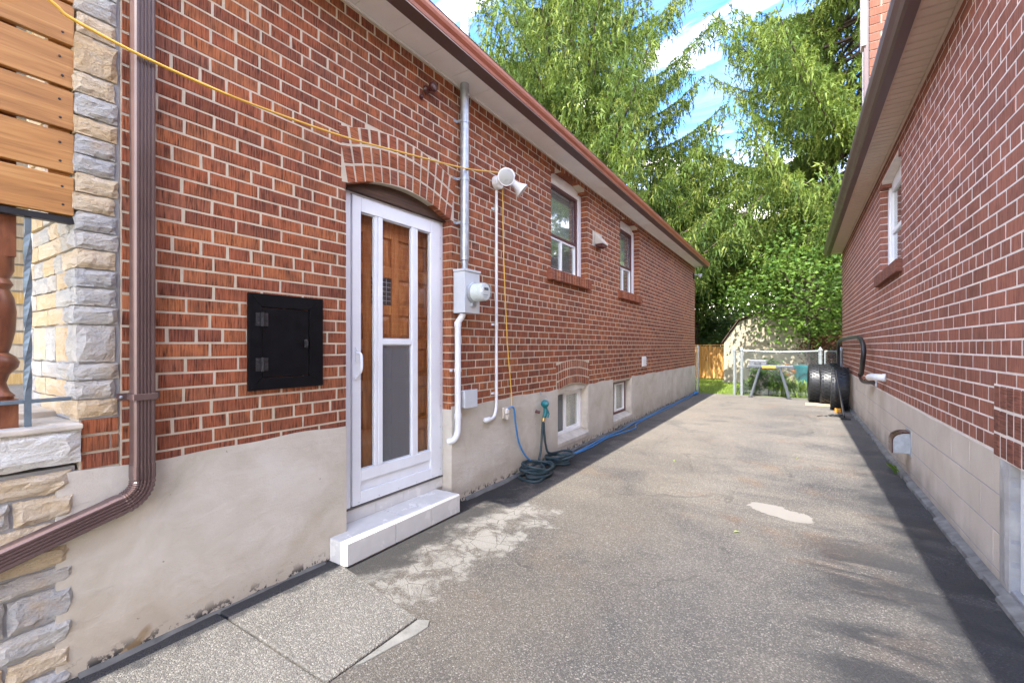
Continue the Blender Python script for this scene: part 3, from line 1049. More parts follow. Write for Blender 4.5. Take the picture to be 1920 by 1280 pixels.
# ---- storm door
DX = -0.10
sd = MB()
sd.box(DX - 0.05, DX + 0.012, 1.80, 1.892, 0.24, 2.30)          # jamb trim
sd.box(DX - 0.05, DX + 0.012, 2.762, 2.788, 0.24, 2.30)
sd.box(DX - 0.05, DX + 0.010, 1.892, 2.762, 2.287, 2.302)
SD = sd.build('storm_door', MAT['white'], H1, bevel=0.003)
fr = MB()
fr.box(DX - 0.02, DX + 0.02, 1.900, 1.968, 0.245, 2.283)
fr.box(DX - 0.02, DX + 0.02, 2.640, 2.756, 0.245, 2.283)
fr.box(DX - 0.02, DX + 0.0195, 1.9685, 2.6395, 2.185, 2.283)
fr.box(DX - 0.02, DX + 0.0195, 1.9685, 2.6395, 0.394, 0.470)
fr.box(DX - 0.02, DX + 0.0195, 1.9685, 2.6395, 0.245, 0.327)
fr.box(DX - 0.014, DX + 0.004, 1.9685, 2.6395, 0.3275, 0.3935)
fr.build('frame', MAT['white'], SD, bevel=0.004)
ml = MB()
ml.box(DX - 0.016, DX + 0.015, 2.088, 2.112, 0.4705, 2.1845)
ml.box(DX - 0.016, DX + 0.019, 2.116, 2.154, 0.4705, 2.1845)
ml.box(DX - 0.016, DX + 0.019, 2.437, 2.468, 0.4705, 2.1845)
ml.box(DX - 0.016, DX + 0.015, 2.472, 2.500, 0.4705, 2.1845)
ml.build('mullion', MAT['white'], SD, bevel=0.003)
MB().box(DX - 0.014, DX + 0.017, 2.1545, 2.4365, 1.304, 1.340).build('cross_bar', MAT['white'], SD, bevel=0.003)
for (a, b, c, d) in ((1.969, 2.0875, 0.471, 2.184), (2.1545, 2.4365, 1.3405, 2.184), (2.5005, 2.6395, 0.471, 2.184)):
    MB().box(DX - 0.004, DX, a, b, c, d).build('glass_pane', MAT['glass_door'], SD)
MB().box(DX - 0.004, DX, 2.1545, 2.4365, 0.471, 1.3035).build('screen_pane', MAT['screen'], SD)
for (a, b, c, d) in ((1.969, 2.0875, 0.471, 2.184), (2.1545, 2.4365, 1.3405, 2.184), (2.1545, 2.4365, 0.471, 1.3035), (2.5005, 2.6395, 0.471, 2.184)):
    s = MB()
    for q in ((a, a + 0.008, c, d), (b - 0.008, b, c, d), (a + 0.008, b - 0.008, c, c + 0.008), (a + 0.008, b - 0.008, d - 0.008, d)):
        s.box(DX + 0.0005, DX + 0.006, q[0], q[1], q[2], q[3])
    s.build('glazing_bead', MAT['meter_grey'], SD)
hd = MB()
hd.box(DX + 0.0205, DX + 0.028, 1.918, 1.942, 1.19, 1.285)
hd.tube(spline([(DX + 0.03, 1.930, 1.25), (DX + 0.062, 1.934, 1.235), (DX + 0.066, 1.936, 1.18), (DX + 0.06, 1.934, 1.13), (DX + 0.03, 1.928, 1.09)]), 0.009, 8)
hd.lathe((DX + 0.0205, 1.928, 1.085), (1, 0, 0), [(0.016, 0), (0.016, 0.008), (0.008, 0.012)], 12)
hd.lathe((DX + 0.0205, 1.930, 1.268), (1, 0, 0), [(0.007, 0.008), (0.007, 0.016)], 10)
hd.build('handle', MAT['white'], SD, smooth=True)
sc_ = MB()
for zz in [0.30 + 0.17 * k for k in range(12)]:
    sc_.lathe((DX + 0.0205, 2.748, zz), (1, 0, 0), [(0.004, 0), (0.004, 0.002), (0.001, 0.003)], 6)
for yy in (1.95, 2.12, 2.30, 2.48, 2.66):
    sc_.lathe((DX + 0.02, yy, 0.262), (1, 0, 0), [(0.004, 0), (0.004, 0.002), (0.001, 0.003)], 6)
sc_.build('screws', MAT['galv'], SD, kind='stuff')
# wooden panel door behind it
WX = -0.185
wd = MB()
wd.box(WX - 0.04, WX, 1.84, 2.76, 0.24, 2.27)
WD = wd.build('wooden_door', MAT['door_wood'], H1)
ycols = [(1.895, 2.055), (2.125, 2.315), (2.385, 2.515), (2.575, 2.70)]
zrows = [(0.34, 0.64), (0.72, 0.98), (1.06, 1.27), (1.34, 1.52), (1.59, 1.79), (1.87, 2.08)]
rl = MB()
prev = 1.842
for a, b in ycols + [(2.758, 2.758)]:
    rl.box(WX + 0.0005, WX + 0.016, prev, a, 0.242, 2.268)
    prev = b
for a, b in ycols:
    zp = 0.242
    for c, d in zrows + [(2.268, 2.268)]:
        rl.box(WX + 0.0005, WX + 0.0155, a + 0.0005, b - 0.0005, zp, c)
        zp = d
rl.build('door_frame', MAT['door_wood'], WD, bevel=0.003)
for ri, (c, d) in enumerate(zrows):
    for ci, (a, b) in enumerate(ycols):
        if ri == 4 and ci == 1:
            MB().box(WX + 0.001, WX + 0.010, a + 0.004, b - 0.004, c + 0.004, d - 0.004).build('leaded_pane', MAT['leaded'], WD)
            ld = MB()
            for q in range(1, 4):
                yq = a + (b - a) * q / 4
                ld.box(WX + 0.0101, WX + 0.013, yq - 0.002, yq + 0.002, c + 0.005, d - 0.005)
            for q in range(1, 6):
                zq = c + (d - c) * q / 6
                ld.box(WX + 0.0101, WX + 0.0128, a + 0.005, b - 0.005, zq - 0.002, zq + 0.002)
            ld.build('lead_strip', MAT['galv'], WD)
            continue
        i_ = 0.012
        p = MB()
        t = 0.03
        ztop = d + (0.05 * (1 - abs(ci - 1.5) / 1.5) if ri == 5 else 0)
        vsx = [(WX + 0.001, a + i_, c + i_), (WX + 0.001, b - i_, c + i_), (WX + 0.001, b - i_, d - i_), (WX + 0.001, a + i_, d - i_),
               (WX + 0.013, a + i_ + t, c + i_ + t), (WX + 0.013, b - i_ - t, c + i_ + t), (WX + 0.013, b - i_ - t, d - i_ - t), (WX + 0.013, a + i_ + t, d - i_ - t)]
        p.add(vsx, [(4, 5, 6, 7), (0, 1, 5, 4), (1, 2, 6, 5), (2, 3, 7, 6), (3, 0, 4, 7)])
        p.build('door_panel', MAT['door_wood'], WD)
# lintel board in the arch
lb = MB()
for k in range(14):
    a = door.y0 + 0.005 + (door.y1 - door.y0 - 0.01) * k / 14
    b = door.y0 + 0.005 + (door.y1 - door.y0 - 0.01) * (k + 1) / 14
    lb.prism([(a, 2.300), (b, 2.300), (b, door.head(b) + 0.02), (a, door.head(a) + 0.02)], 'x', -0.16, -0.055)
lb.build('lintel', MAT['lintel'], H1)
MB().box(-0.30, DX - 0.051, 1.80, 1.838, 0.0, 2.30).box(-0.30, DX - 0.051, 2.762, 2.79, 0.0, 2.30).build('door_jamb', MAT['lintel'], H1)
# tiled step and riser
st = MB()
st.box(-0.18, 0.150, 1.680, 2.703, -0.05, 0.137)
ST = st.build('door_step', MAT['grout'], H1)
for a, b in ((1.678, 2.05), (2.056, 2.39), (2.396, 2.705)):
    MB().box(0.1505, 0.159, a, b, 0.012, 0.142).build('tile', MAT['tile'], ST, bevel=0.0015)
for a, b in ((1.678, 2.16), (2.166, 2.705)):
    MB().box(-0.10, 0.152, a, b, 0.1375, 0.1465).build('tile', MAT['tile'], ST, bevel=0.0015)
MB().box(0.006, 0.150, 1.671, 1.679, 0.012, 0.146).build('tile', MAT['tile'], ST, bevel=0.0015)
MB().box(0.006, 0.150, 2.704, 2.712, 0.012, 0.146).build('tile', MAT['tile'], ST, bevel=0.0015)
MB().box(-0.22, -0.098, 1.79, 2.79, 0.10, 0.228).build('riser', MAT['cement_warm'], ST)
for a, b in ((1.792, 2.10), (2.103, 2.36), (2.363, 2.62), (2.623, 2.788)):
    MB().box(-0.0975, -0.090, a, b, 0.1475, 0.226).build('tile', MAT['tile'], ST, bevel=0.0012)
MB().box(-0.099, -0.082, 1.80, 2.785, 0.2285, 0.239).build('sill_strip', MAT['grout'], ST)

# ---- access hatch
ha = MB()
y0, y1, z0, z1 = 1.197, 1.617, 1.064, 1.566
iy0, iy1, iz0, iz1 = 1.262, 1.532, 1.126, 1.497
for poly in ([(y0, z0), (y1, z0), (iy1, iz0), (iy0, iz0)], [(y1, z0 + 0.0), (y1, z1), (iy1, iz1), (iy1, iz0)], [(y1, z1), (y0, z1), (iy0, iz1), (iy1, iz1)], [(y0, z1), (y0, z0), (iy0, iz0), (iy0, iz1)]):
    cy, cz = sum(p[0] for p in poly) / 4, sum(p[1] for p in poly) / 4
    ha.prism([(cy + (p[0] - cy) * 0.996, cz + (p[1] - cz) * 0.996) for p in poly], 'x', -0.004, 0.020)
HA = ha.build('access_hatch', MAT['black'], H1, bevel=0.0015)
HA['label'] = 'small black painted access door in the brick wall'
MB().box(-0.004, 0.016, iy0 + 0.003, iy1 - 0.003, iz0 + 0.003, iz1 - 0.003).build('hatch_door', MAT['black'], HA, bevel=0.002)
for zz in (1.432, 1.198):
    h = MB()
    h.box(0.0165, 0.0215, iy0 - 0.032, iy0 + 0.032, zz - 0.034, zz + 0.034)
    h.tube([(0.027, iy0, zz - 0.036), (0.027, iy0, zz + 0.036)], 0.0075, 8)
    for dy in (-0.024, -0.017, 0.018, 0.025):
        for dz in (-0.022, 0.0, 0.022):
            h.lathe((0.0215, iy0 + dy, zz + dz), (1, 0, 0), [(0.0035, 0), (0.0035, 0.002), (0.001, 0.003)], 6)
    h.build('hinge', MAT['black_metal'], HA)
MB().box(0.0165, 0.028, 1.50, 1.516, 1.285, 1.33).box(0.0285, 0.04, 1.504, 1.511, 1.295, 1.32).build('latch', MAT['black_metal'], HA, bevel=0.002)


# ---- windows of the left house
def upper_window(h, wide):
    x = -0.10
    f = MB()
    f.box(x - 0.05, x + 0.012, h.y0 + 0.002, h.y0 + 0.05, h.z0, 3.285)
    f.box(x - 0.05, x + 0.012, h.y1 - 0.085, h.y1 - 0.002, h.z0, 3.285)
    f.box(x - 0.05, x + 0.02, h.y0 + 0.0505, h.y1 - 0.0855, h.z0, h.z0 + 0.035)
    # arched white head board
    N = 12
    for k in range(N):
        a = h.y0 + 0.002 + (h.y1 - h.y0 - 0.004) * k / N
        b = h.y0 + 0.002 + (h.y1 - h.y0 - 0.004) * (k + 1) / N
        f.prism([(a, 3.225), (b, 3.225), (b, max(3.2851, h.head(b) - 0.003)), (a, max(3.2851, h.head(a) - 0.003))], 'x', x - 0.05, x + 0.004)
    W = f.build('window', MAT['vinyl'], H1)
    a, b = h.y0 + 0.0505, h.y1 - 0.0855
    m = MB()
    for q in ((a, a + 0.03, h.z0 + 0.036, 3.224), (b - 0.04, b, h.z0 + 0.036, 3.224)):
        m.box(x - 0.06, x - 0.004, *q)
    m.box(x - 0.06, x - 0.004, a + 0.0305, b - 0.0405, 3.19, 3.224)
    m.box(x - 0.06, x - 0.002, a + 0.0305, b - 0.0405, 2.60, 2.63)
    m.build('sash', MAT['maroon'], W, bevel=0.003)
    s = MB()
    a2, b2_ = a + 0.031, b - 0.041
    c = (a2 + b2_) / 2
    for q in ((a2, a2 + 0.022, h.z0 + 0.036, 2.599), (b2_ - 0.022, b2_, h.z0 + 0.036, 2.599), (c - 0.018, c + 0.018, h.z0 + 0.036, 2.599)):
        s.box(x - 0.05, x - 0.012, *q)
    for q in ((a2 + 0.0225, c - 0.0185), (c + 0.0185, b2_ - 0.0225)):
        s.box(x - 0.05, x - 0.012, q[0], q[1], h.z0 + 0.036, h.z0 + 0.06)
        s.box(x - 0.05, x - 0.012, q[0], q[1], 2.577, 2.599)
    s.build('slider_frame', MAT['vinyl'], W, bevel=0.002)
    MB().box(x - 0.035, x - 0.031, a + 0.031, b - 0.041, 2.6305, 3.1895).build('pane', MAT['glass'], W)
    for q in ((a2 + 0.0225, c - 0.0185), (c + 0.0185, b2_ - 0.0225)):
        MB().box(x - 0.035, x - 0.031, q[0], q[1], h.z0 + 0.0605, 2.5765).build('pane', MAT['glass'], W)
    MB().box(x - 0.13, x - 0.12, h.y0, h.y1, 2.55, 3.3).build('curtain', MAT['curtain'], W)
    MB().box(x - 0.30, x - 0.29, h.y0, h.y1, h.z0, 3.3).build('dark_room', MAT['dark'], W)
    # rowlock sill
    s = MB()
    s.box(-0.10, 0.0525, h.y0 - 0.092, h.y1 + 0.028, 2.046, 2.154)
    S = s.build('window_sill', MAT['mortar'], H1)
    n = round((h.y1 - h.y0 + 0.135) / 0.075)
    w = (h.y1 - h.y0 + 0.135) / n
    for k in range(n):
        bb = MB()
        a = h.y0 - 0.10 + k * w + 0.004
        brick_geo(bb, 0.055, 1, a, a + w - 0.008, 2.040, 2.160, 0.15, random.random())
        bb.build('brick', MAT['brick_arch'], S)


upper_window(w1, True)
upper_window(w2, False)


def basement_window(h, sash_mat, ztop):
    x = -0.10
    f = MB()
    c = h.y0 + (h.y1 - h.y0) * 0.47
    a, b, z0, z1 = h.y0 + 0.004, h.y1 - 0.02, 0.20, ztop
    f.box(x - 0.05, x + 0.004, a, a + 0.035, z0, z1)
    f.box(x - 0.05, x + 0.004, b - 0.045, b, z0, z1)
    f.box(x - 0.05, x + 0.004, a + 0.0355, b - 0.0455, z1 - 0.04, z1)
    f.box(x - 0.05, x + 0.004, a + 0.0355, b - 0.0455, z0, z0 + 0.035)
    W = f.build('basement_window', sash_mat, H1, bevel=0.003)
    s = MB()
    a2, b2_, q0, q1 = a + 0.036, b - 0.046, z0 + 0.036, z1 - 0.041
    s.box(x - 0.04, x - 0.006, c - 0.03, c + 0.03, q0, q1)
    s.box(x - 0.04, x - 0.006, b2_ - 0.025, b2_, q0, q1)
    s.box(x - 0.04, x - 0.006, c + 0.0305, b2_ - 0.0255, q1 - 0.025, q1)
    s.box(x - 0.04, x - 0.006, c + 0.0305, b2_ - 0.0255, q0, q0 + 0.025)
    s.build('slider_frame', MAT['vinyl'], W, bevel=0.002)
    MB().box(x - 0.03, x - 0.026, a2, c - 0.031, q0, q1).build('screen_pane', MAT['screen'], W)
    MB().box(x - 0.03, x - 0.026, c + 0.0305, b2_ - 0.0255, q0 + 0.0255, q1 - 0.0255).build('pane', MAT['glass'], W)
    MB().box(x - 0.12, x - 0.11, c, h.y1, q0, q1).build('curtain', MAT['curtain'], W)
    MB().box(x - 0.30, x - 0.29, h.y0, h.y1, 0.1, 0.85).build('dark_room', MAT['dark'], W)
    # reveals and sloping cement sill
    s = MB()
    s.prism([(-0.2, 0.10), (0.012, 0.10), (0.012, 0.150), (-0.095, 0.199), (-0.2, 0.199)], 'y', h.y0 + 0.001, h.y1 - 0.001)
    s.build('cement_sill', MAT['cement_warm'], W, bevel=0.004)
    s = MB()
    s.box(-0.2, -0.001, h.y1 - 0.0195, h.y1 + 0.01, 0.2, z1 + 0.02)
    s.box(-0.2, -0.02, h.y0 + 0.0, h.y1 - 0.02, z1 + 0.001, z1 + 0.12)
    s.build('reveal', MAT['cement_warm'], W)


basement_window(b1, MAT['vinyl'], 0.735)
basement_window(b2, MAT['maroon'], 0.725)

# ---- eaves, gutter, roof
RY0, RY1 = 0.32, 13.05
sof = MB()
sof.box(0.0, 0.012, RY0, RY1 - 0.05, 3.425, 3.438)
SOF = sof.build('soffit', MAT['soffit'], H1)
y = RY0
while y < RY1 - 0.05:
    y2 = min(y + 0.305, RY1 - 0.05)
    MB().box(-0.02, 0.238, y + 0.0015, y2 - 0.0015, 3.440 + random.uniform(0, 0.002), 3.452).build('soffit_panel', MAT['soffit'], SOF)
    y = y2
MB().box(0.226, 0.2395, RY0, RY1, 3.420, 3.4395).build('soffit_edge', MAT['soffit'], SOF, bevel=0.003)
gp = [(0.240, 3.418), (0.318, 3.418), (0.335, 3.428), (0.340, 3.450), (0.356, 3.472), (0.362, 3.492), (0.362, 3.514), (0.352, 3.518), (0.340, 3.510), (0.300, 3.46), (0.252, 3.46), (0.250, 3.520), (0.240, 3.520)]
gm = MB()
# extruded as quads between consecutive sections so a concave profile stays clean
def extrude_y(mb, prof, ya, yb, cap=True):
    n = len(prof)
    v = [(p[0], ya, p[1]) for p in prof] + [(p[0], yb, p[1]) for p in prof]
    fs = [(i, n + i, n + (i + 1) % n, (i + 1) % n) for i in range(n)]
    mb.add(v, fs)
    if cap:
        mb.add([(p[0], ya, p[1]) for p in prof], [tuple(range(n))])
        mb.add([(p[0], yb, p[1]) for p in prof], [tuple(reversed(range(n)))])


yy = RY0
k = 0
extrude_y(gm, gp, RY0, RY1)
GUT = gm.build('gutter', MAT['gutter_sheen'], H1)
MB().box(0.2395, 0.3395, RY0, RY1 - 0.002, 3.408, 3.4175).build('gutter_underside_shade', MAT['brown'], GUT)  # darker strip under the gutter, its shade given by colour
rf = MB()
zr, px_, pz_ = 3.53, -4.2, 5.5
rf.add([(0.345, RY0 - 0.03, zr), (0.345, RY1 + 0.02, zr), (-8.8, RY1 + 0.02, zr), (-8.8, RY0 - 0.03, zr), (px_, 2.4, pz_), (px_, 9.0, pz_)],
       [(0, 1, 5, 4), (1, 2, 5), (2, 3, 4, 5), (3, 0, 4)])
rf.add([(0.345, RY0 - 0.03, zr - 0.008), (0.345, RY1 + 0.02, zr - 0.008), (-8.8, RY1 + 0.02, zr - 0.008), (-8.8, RY0 - 0.03, zr - 0.008)], [(0, 3, 2, 1)])
rf.box(0.18, 0.348, RY0 - 0.03, RY1 + 0.02, 3.521, 3.533)
ROOF = rf.build('roof', MAT['shingle'], H1)
sh = MB()
y = RY0
while y < RY1:
    for r_ in range(3):
        x0_ = 0.352 - r_ * 0.14
        zz = 3.536 + r_ * 0.14 * 0.434
        oy = (r_ % 2) * 0.15
        sh.add([(x0_, y + oy, zz), (x0_, y + oy + 0.295, zz), (x0_ - 0.16, y + oy + 0.295, zz + 0.07), (x0_ - 0.16, y + oy, zz + 0.07), (x0_, y + oy, zz - 0.006), (x0_, y + oy + 0.295, zz - 0.006)],
               [(0, 1, 2, 3), (4, 5, 1, 0)], random.random())
    y += 0.3
sh.build('shingle_edge', MAT['shingle'], ROOF, kind='stuff')
MB().box(-8.6, -0.021, 0.56, RY1 - 0.05, 3.441, 3.46).build('ceiling_board', MAT['soffit'], H1)
MB().box(-4.5, -0.13, -1.6, 0.55, 3.432, 3.50).build('porch_roof', MAT['soffit'], H1)

# ---- downspout
prof = []
hw, dp = 0.036, 0.060


def ds_prof(scale=1.0):
    p = [(-hw, 0.0), (-hw, dp - 0.006), (-hw + 0.006, dp)]
    for q in (-0.018, -0.006, 0.006, 0.018):
        p += [(q - 0.0045, dp), (q - 0.002, dp - 0.005), (q + 0.002, dp - 0.005), (q + 0.0045, dp)]
    p += [(hw - 0.006, dp), (hw, dp - 0.006), (hw, 0.0)]
    return [(a * scale, (b - dp / 2) * scale + dp / 2) for a, b in p]


def sweep(mb, path, scales=None, x0=0.015):
    """path in the y,z plane; profile (across, out)"""
    n = None
    rows = []
    for i, (y, z) in enumerate(path):
        if i == 0:
            t = (path[1][0] - y, path[1][1] - z)
        elif i == len(path) - 1:
            t = (y - path[-2][0], z - path[-2][1])
        else:
            t = (path[i + 1][0] - path[i - 1][0], path[i + 1][1] - path[i - 1][1])
        l = math.hypot(*t)
        t = (t[0] / l, t[1] / l)
        nr = (-t[1], t[0])
        pr = ds_prof(scales[i] if scales else 1.0)
        rows.append([(x0 + o, y + nr[0] * a, z + nr[1] * a) for a, o in pr])
    n = len(rows[0])
    v = [p for r in rows for p in r]
    fs = []
    for i in range(len(rows) - 1):
        for k in range(n):
            k2 = (k + 1) % n
            fs.append((i * n + k, i * n + k2, (i + 1) * n + k2, (i + 1) * n + k))
    fs.append(tuple(range(n)))
    fs.append(tuple(reversed(range((len(rows) - 1) * n, len(rows) * n))))
    mb.add(v, fs)


dsm = MB()
DSY = 0.752
sweep(dsm, [(DSY, 3.415), (DSY, 2.0), (DSY, 0.79)])
DS = dsm.build('downspout', MAT['brown'], H1)
el = MB()
path, scl = [(DSY, 0.80), (DSY, 0.745)], [1.05, 1.05]
# bend from straight down to 15 degrees below level
R_ = 0.085
a_end = math.radians(74)
for k in range(0, 17):
    a = a_end * k / 16
    path.append((DSY - R_ * (1 - math.cos(a)), 0.735 - R_ * math.sin(a)))
    scl.append(1.07 if k % 2 else 0.98)
ey, ez = path[-1]
d_ = (-math.sin(a_end), -math.cos(a_end))
path.append((ey + d_[0] * 0.02, ez + d_[1] * 0.02))
scl.append(1.04)
path.append((ey + d_[0] * 0.045, ez + d_[1] * 0.045))
scl.append(1.04)
sweep(el, path, scl)
el.build('elbow', MAT['brown'], DS)
dg = MB()
sweep(dg, [(ey + d_[0] * 0.035, ez + d_[1] * 0.035), (ey + d_[0] * 0.4, ez + d_[1] * 0.4), (ey + d_[0] * 1.6, ez + d_[1] * 1.6)])
dg.build('leader', MAT['brown'], DS)
sp = MB()
sp.box(0.0015, 0.004, DSY - 0.075, DSY - 0.0375, 1.068, 1.098).box(0.0015, 0.004, DSY + 0.0375, DSY + 0.075, 1.068, 1.098)
sp.box(0.0785, 0.081, DSY - 0.0415, DSY + 0.0415, 1.070, 1.096)
sp.box(0.0045, 0.0785, DSY - 0.0415, DSY - 0.039, 1.070, 1.096).box(0.0045, 0.0785, DSY + 0.039, DSY + 0.0415, 1.070, 1.096)
sp.build('strap', MAT['brown'], DS, bevel=0.001)
s2 = MB()
for yy in (DSY - 0.06, DSY + 0.06):
    s2.lathe((0.0045, yy, 1.083), (1, 0, 0), [(0.007, 0), (0.006, 0.004), (0.002, 0.006)], 8)
s2.build('strap_screws', MAT['galv'], DS, kind='stuff')


# ---- stonework: porch base, corner stones, recessed front wall
def split_stone(mb, org, ux, uz, un, w, h, d, nx=6, nz=4, tint=0.0, rough=0.012, soft=0.45):
    """rough split-faced block: org lower-left of the face, ux along, uz up, un outward; d depth behind the face"""
    ux, uz, un, org = Vector(ux), Vector(uz), Vector(un), Vector(org)
    grid = []
    ph = random.uniform(0, 10)
    for k in range(nz + 1):
        for i in range(nx + 1):
            u, v = i / nx, k / nz
            e = min(u, 1 - u) * w
            e2 = min(v, 1 - v) * h
            edge = min(1, min(e, e2) / 0.014)
            o = rough * (0.35 + 0.65 * (0.5 + 0.5 * math.sin(ph + u * 5 + v * 3.1)) * random.uniform(0.5, 1.1)) * edge
            ju = random.uniform(-0.3, 0.3) * w / nx * (edge > 0.5)
            jv = random.uniform(-0.25, 0.25) * h / nz * (edge > 0.5)
            if not edge > 0.5:
                ju += random.uniform(-0.003, 0.003)
                jv += random.uniform(-0.003, 0.003)
            grid.append(org + ux * (u * w + ju) + uz * (v * h + jv) + un * o)
    n0 = len(grid)
    W = nx + 1
    fs = []
    for k in range(nz):
        for i in range(nx):
            fs.append((k * W + i, k * W + i + 1, (k + 1) * W + i + 1, (k + 1) * W + i))
    rim = [i for i in range(W)] + [k * W + nx for k in range(1, nz + 1)] + [nz * W + i for i in range(nx - 1, -1, -1)] + [k * W for k in range(nz - 1, 0, -1)]
    back = [grid[i] - un * (d + (grid[i] - org).dot(un)) for i in rim]
    for a in range(len(rim)):
        b = (a + 1) % len(rim)
        fs.append((rim[a], n0 + a, n0 + b, rim[b]))
    mb.add(grid + back, fs, tint)


def stone_part(parent, name, mat, *a, **k):
    mb = MB()
    split_stone(mb, *a, tint=random.random(), **k)
    return mb.build(name, mat, parent)


# corner quoins (wall plane face + a return face to the porch side)
mb = MB()
mb.box(-0.30, -0.004, 0.565, 0.688, 1.0, 3.44)
SCN = mb.build('stone_corner', MAT['mortar_grey'], H1)
z = 1.008
hs = [0.074, 0.076, 0.070, 0.15, 0.074, 0.073, 0.074, 0.076, 0.072, 0.074, 0.073, 0.076, 0.074, 0.075, 0.073, 0.090, 0.082, 0.15, 0.085, 0.10, 0.15, 0.08, 0.12, 0.09, 0.1, 0.12]
for h in hs:
    if z + h > 3.44:
        break
    ye = 0.682 + random.uniform(-0.012, 0.003)
    yst = 0.552 + random.uniform(-0.006, 0.006)
    tt = random.random()
    m_ = MB()
    split_stone(m_, (0.004, yst, z + 0.004), (0, 1, 0), (0, 0, 1), (1, 0, 0), ye - yst, h - 0.008, 0.05, nx=6, nz=4, tint=tt, rough=0.016)
    wl = random.choice((0.12, 0.2, 0.28))
    split_stone(m_, (0.006, yst + 0.003, z + 0.004), (-1, 0, 0), (0, 0, 1), (0, -1, 0), wl, h - 0.008, 0.05, nx=7, nz=4, tint=tt, rough=0.014)
    m_.build('stone', MAT['stone'], SCN)
    # rest of the course on the recessed front wall
    x = -wl - 0.006
    while x > -0.68:
        w = random.uniform(0.12, 0.34)
        w = min(w, 0.70 + x)
        if w > 0.03:
            stone_part(SCN, 'stone', MAT['stone'], (x, yst + 0.006, z + 0.004), (-1, 0, 0), (0, 0, 1), (0, -1, 0), w - 0.008, h - 0.008, 0.05, nx=5, nz=3, rough=0.012)
        x -= w
    z += h
MB().box(-0.70, -0.30, 0.575, 0.70, 1.0, 3.44).build('front_wall', MAT['mortar_grey'], H1)
# yellow brick pier and white door frame further along the front
pm = MB()
pm.box(-1.30, -0.985, 0.508, 0.60, 1.0, 3.44)
PIER = pm.build('brick_pier', MAT['mortar_grey'], H1)
z = 1.10
while z < 2.4:
    bb = MB()
    brick_geo(bb, -0.975, 1, 0.505, 0.605, z, z + 0.058, 0.2, random.random())
    bb.build('brick', MAT['ybrick'], PIER)
    z += 0.068
MB().box(-1.30, -0.69, 0.66, 0.72, 1.0, 3.44).build('front_door_frame', MAT['vinyl'], H1)

# porch: base stones, cap, floor
pb = MB()
pb.box(-2.6, -0.012, -1.6, 0.555, -0.05, 0.83)
PB = pb.build('porch', MAT['mortar_grey'], H1)
z = 0.0
rows = [0.07, 0.085, 0.10, 0.13, 0.075, 0.09, 0.085, 0.10, 0.088]
for h in rows:
    if z + h > 0.835:
        h = 0.835 - z
    y = 0.556 + random.uniform(-0.01, 0.002)
    while y > -0.75:
        w = random.uniform(0.13, 0.36)
        if y - w > -0.2 and random.random() < 0.3 and h > 0.085:
            # two thin stones one over the other
            stone_part(PB, 'stone', MAT['stone'], (-0.004, y - w + 0.006, z + 0.005), (0, 1, 0), (0, 0, 1), (1, 0, 0), w - 0.01, h * 0.5 - 0.008, 0.06, nx=8, nz=3, rough=0.022)
            stone_part(PB, 'stone', MAT['stone'], (-0.004, y - w + 0.006, z + h * 0.5 + 0.002), (0, 1, 0), (0, 0, 1), (1, 0, 0), w - 0.01, h * 0.5 - 0.007, 0.06, nx=8, nz=3, rough=0.022)
        else:
            stone_part(PB, 'stone', MAT['stone'], (-0.004, y - w + 0.006, z + 0.005), (0, 1, 0), (0, 0, 1), (1, 0, 0), w - 0.01, h - 0.010, 0.06, nx=9, nz=5, rough=0.026)
        y -= w
    z += h
for (a, b) in ((0.02, 0.566), (-0.6, 0.012), (-1.5, -0.61)):
    stone_part(PB, 'cap_stone', MAT['capstone'], (0.012, a, 0.845), (0, 1, 0), (0, 0, 1), (1, 0, 0), b - a, 0.128, 0.30, nx=14, nz=6, rough=0.030)
MB().box(-0.34, 0.034, -1.5, 0.570, 0.9735, 0.996).build('cap_slab', MAT['cement_warm'], PB, bevel=0.006)
MB().box(-2.6, -0.30, -1.5, 0.57, 0.80, 1.020).build('porch_floor', MAT['cement_warm'], PB, bevel=0.005)

# iron railing, wood post, plank screen
RAIL = thing('iron_railing', 'twisted blue grey iron railing standing on the porch cap under the planks', 'railing', (-0.03, 0.2, 0.996))
MB().box(-0.038, -0.022, -1.2, 0.548, 1.083, 1.097).build('lower_rail', MAT['iron'], RAIL, bevel=0.002)
MB().box(-0.048, -0.012, -1.2, 0.556, 1.768, 1.792).build('top_rail', MAT['iron_dark'], RAIL, bevel=0.002)
for yb_ in (0.432, 0.10, -0.23, -0.56):
    b_ = MB()
    N = 30
    vsl = []
    hwid = 0.0085
    for k in range(N + 1):
        zz = 0.997 + (1.766 - 0.997) * k / N
        tw = 0 if zz < 1.12 or zz > 1.72 else (zz - 1.12) / 0.60 * math.pi * 2.5
        for q in range(4):
            a = tw + math.pi / 4 + q * math.pi / 2
            vsl.append((-0.03 + math.cos(a) * hwid * 1.414, yb_ + math.sin(a) * hwid * 1.414, zz))
    fsl = []
    for k in range(N):
        for q in range(4):
            fsl.append((k * 4 + q, k * 4 + (q + 1) % 4, (k + 1) * 4 + (q + 1) % 4, (k + 1) * 4 + q))
    b_.add(vsl, fsl)
    b_.build('twisted_bar', MAT['iron'], RAIL)
POST = MB()
POST.box(-0.135, -0.045, 0.322, 0.412, 0.997, 1.10)
POST.box(-0.13, -0.05, 0.327, 0.407, 1.62, 3.43)
POST.lathe((-0.09, 0.367, 1.10), (0, 0, 1), [(0.040, 0.0), (0.044, 0.012), (0.030, 0.03), (0.022, 0.06), (0.030, 0.09), (0.052, 0.115), (0.056, 0.135), (0.046, 0.155), (0.028, 0.17), (0.034, 0.19), (0.045, 0.25), (0.048, 0.32), (0.042, 0.37), (0.030, 0.40), (0.040, 0.42), (0.030, 0.44), (0.042, 0.47), (0.042, 0.52)], 20)
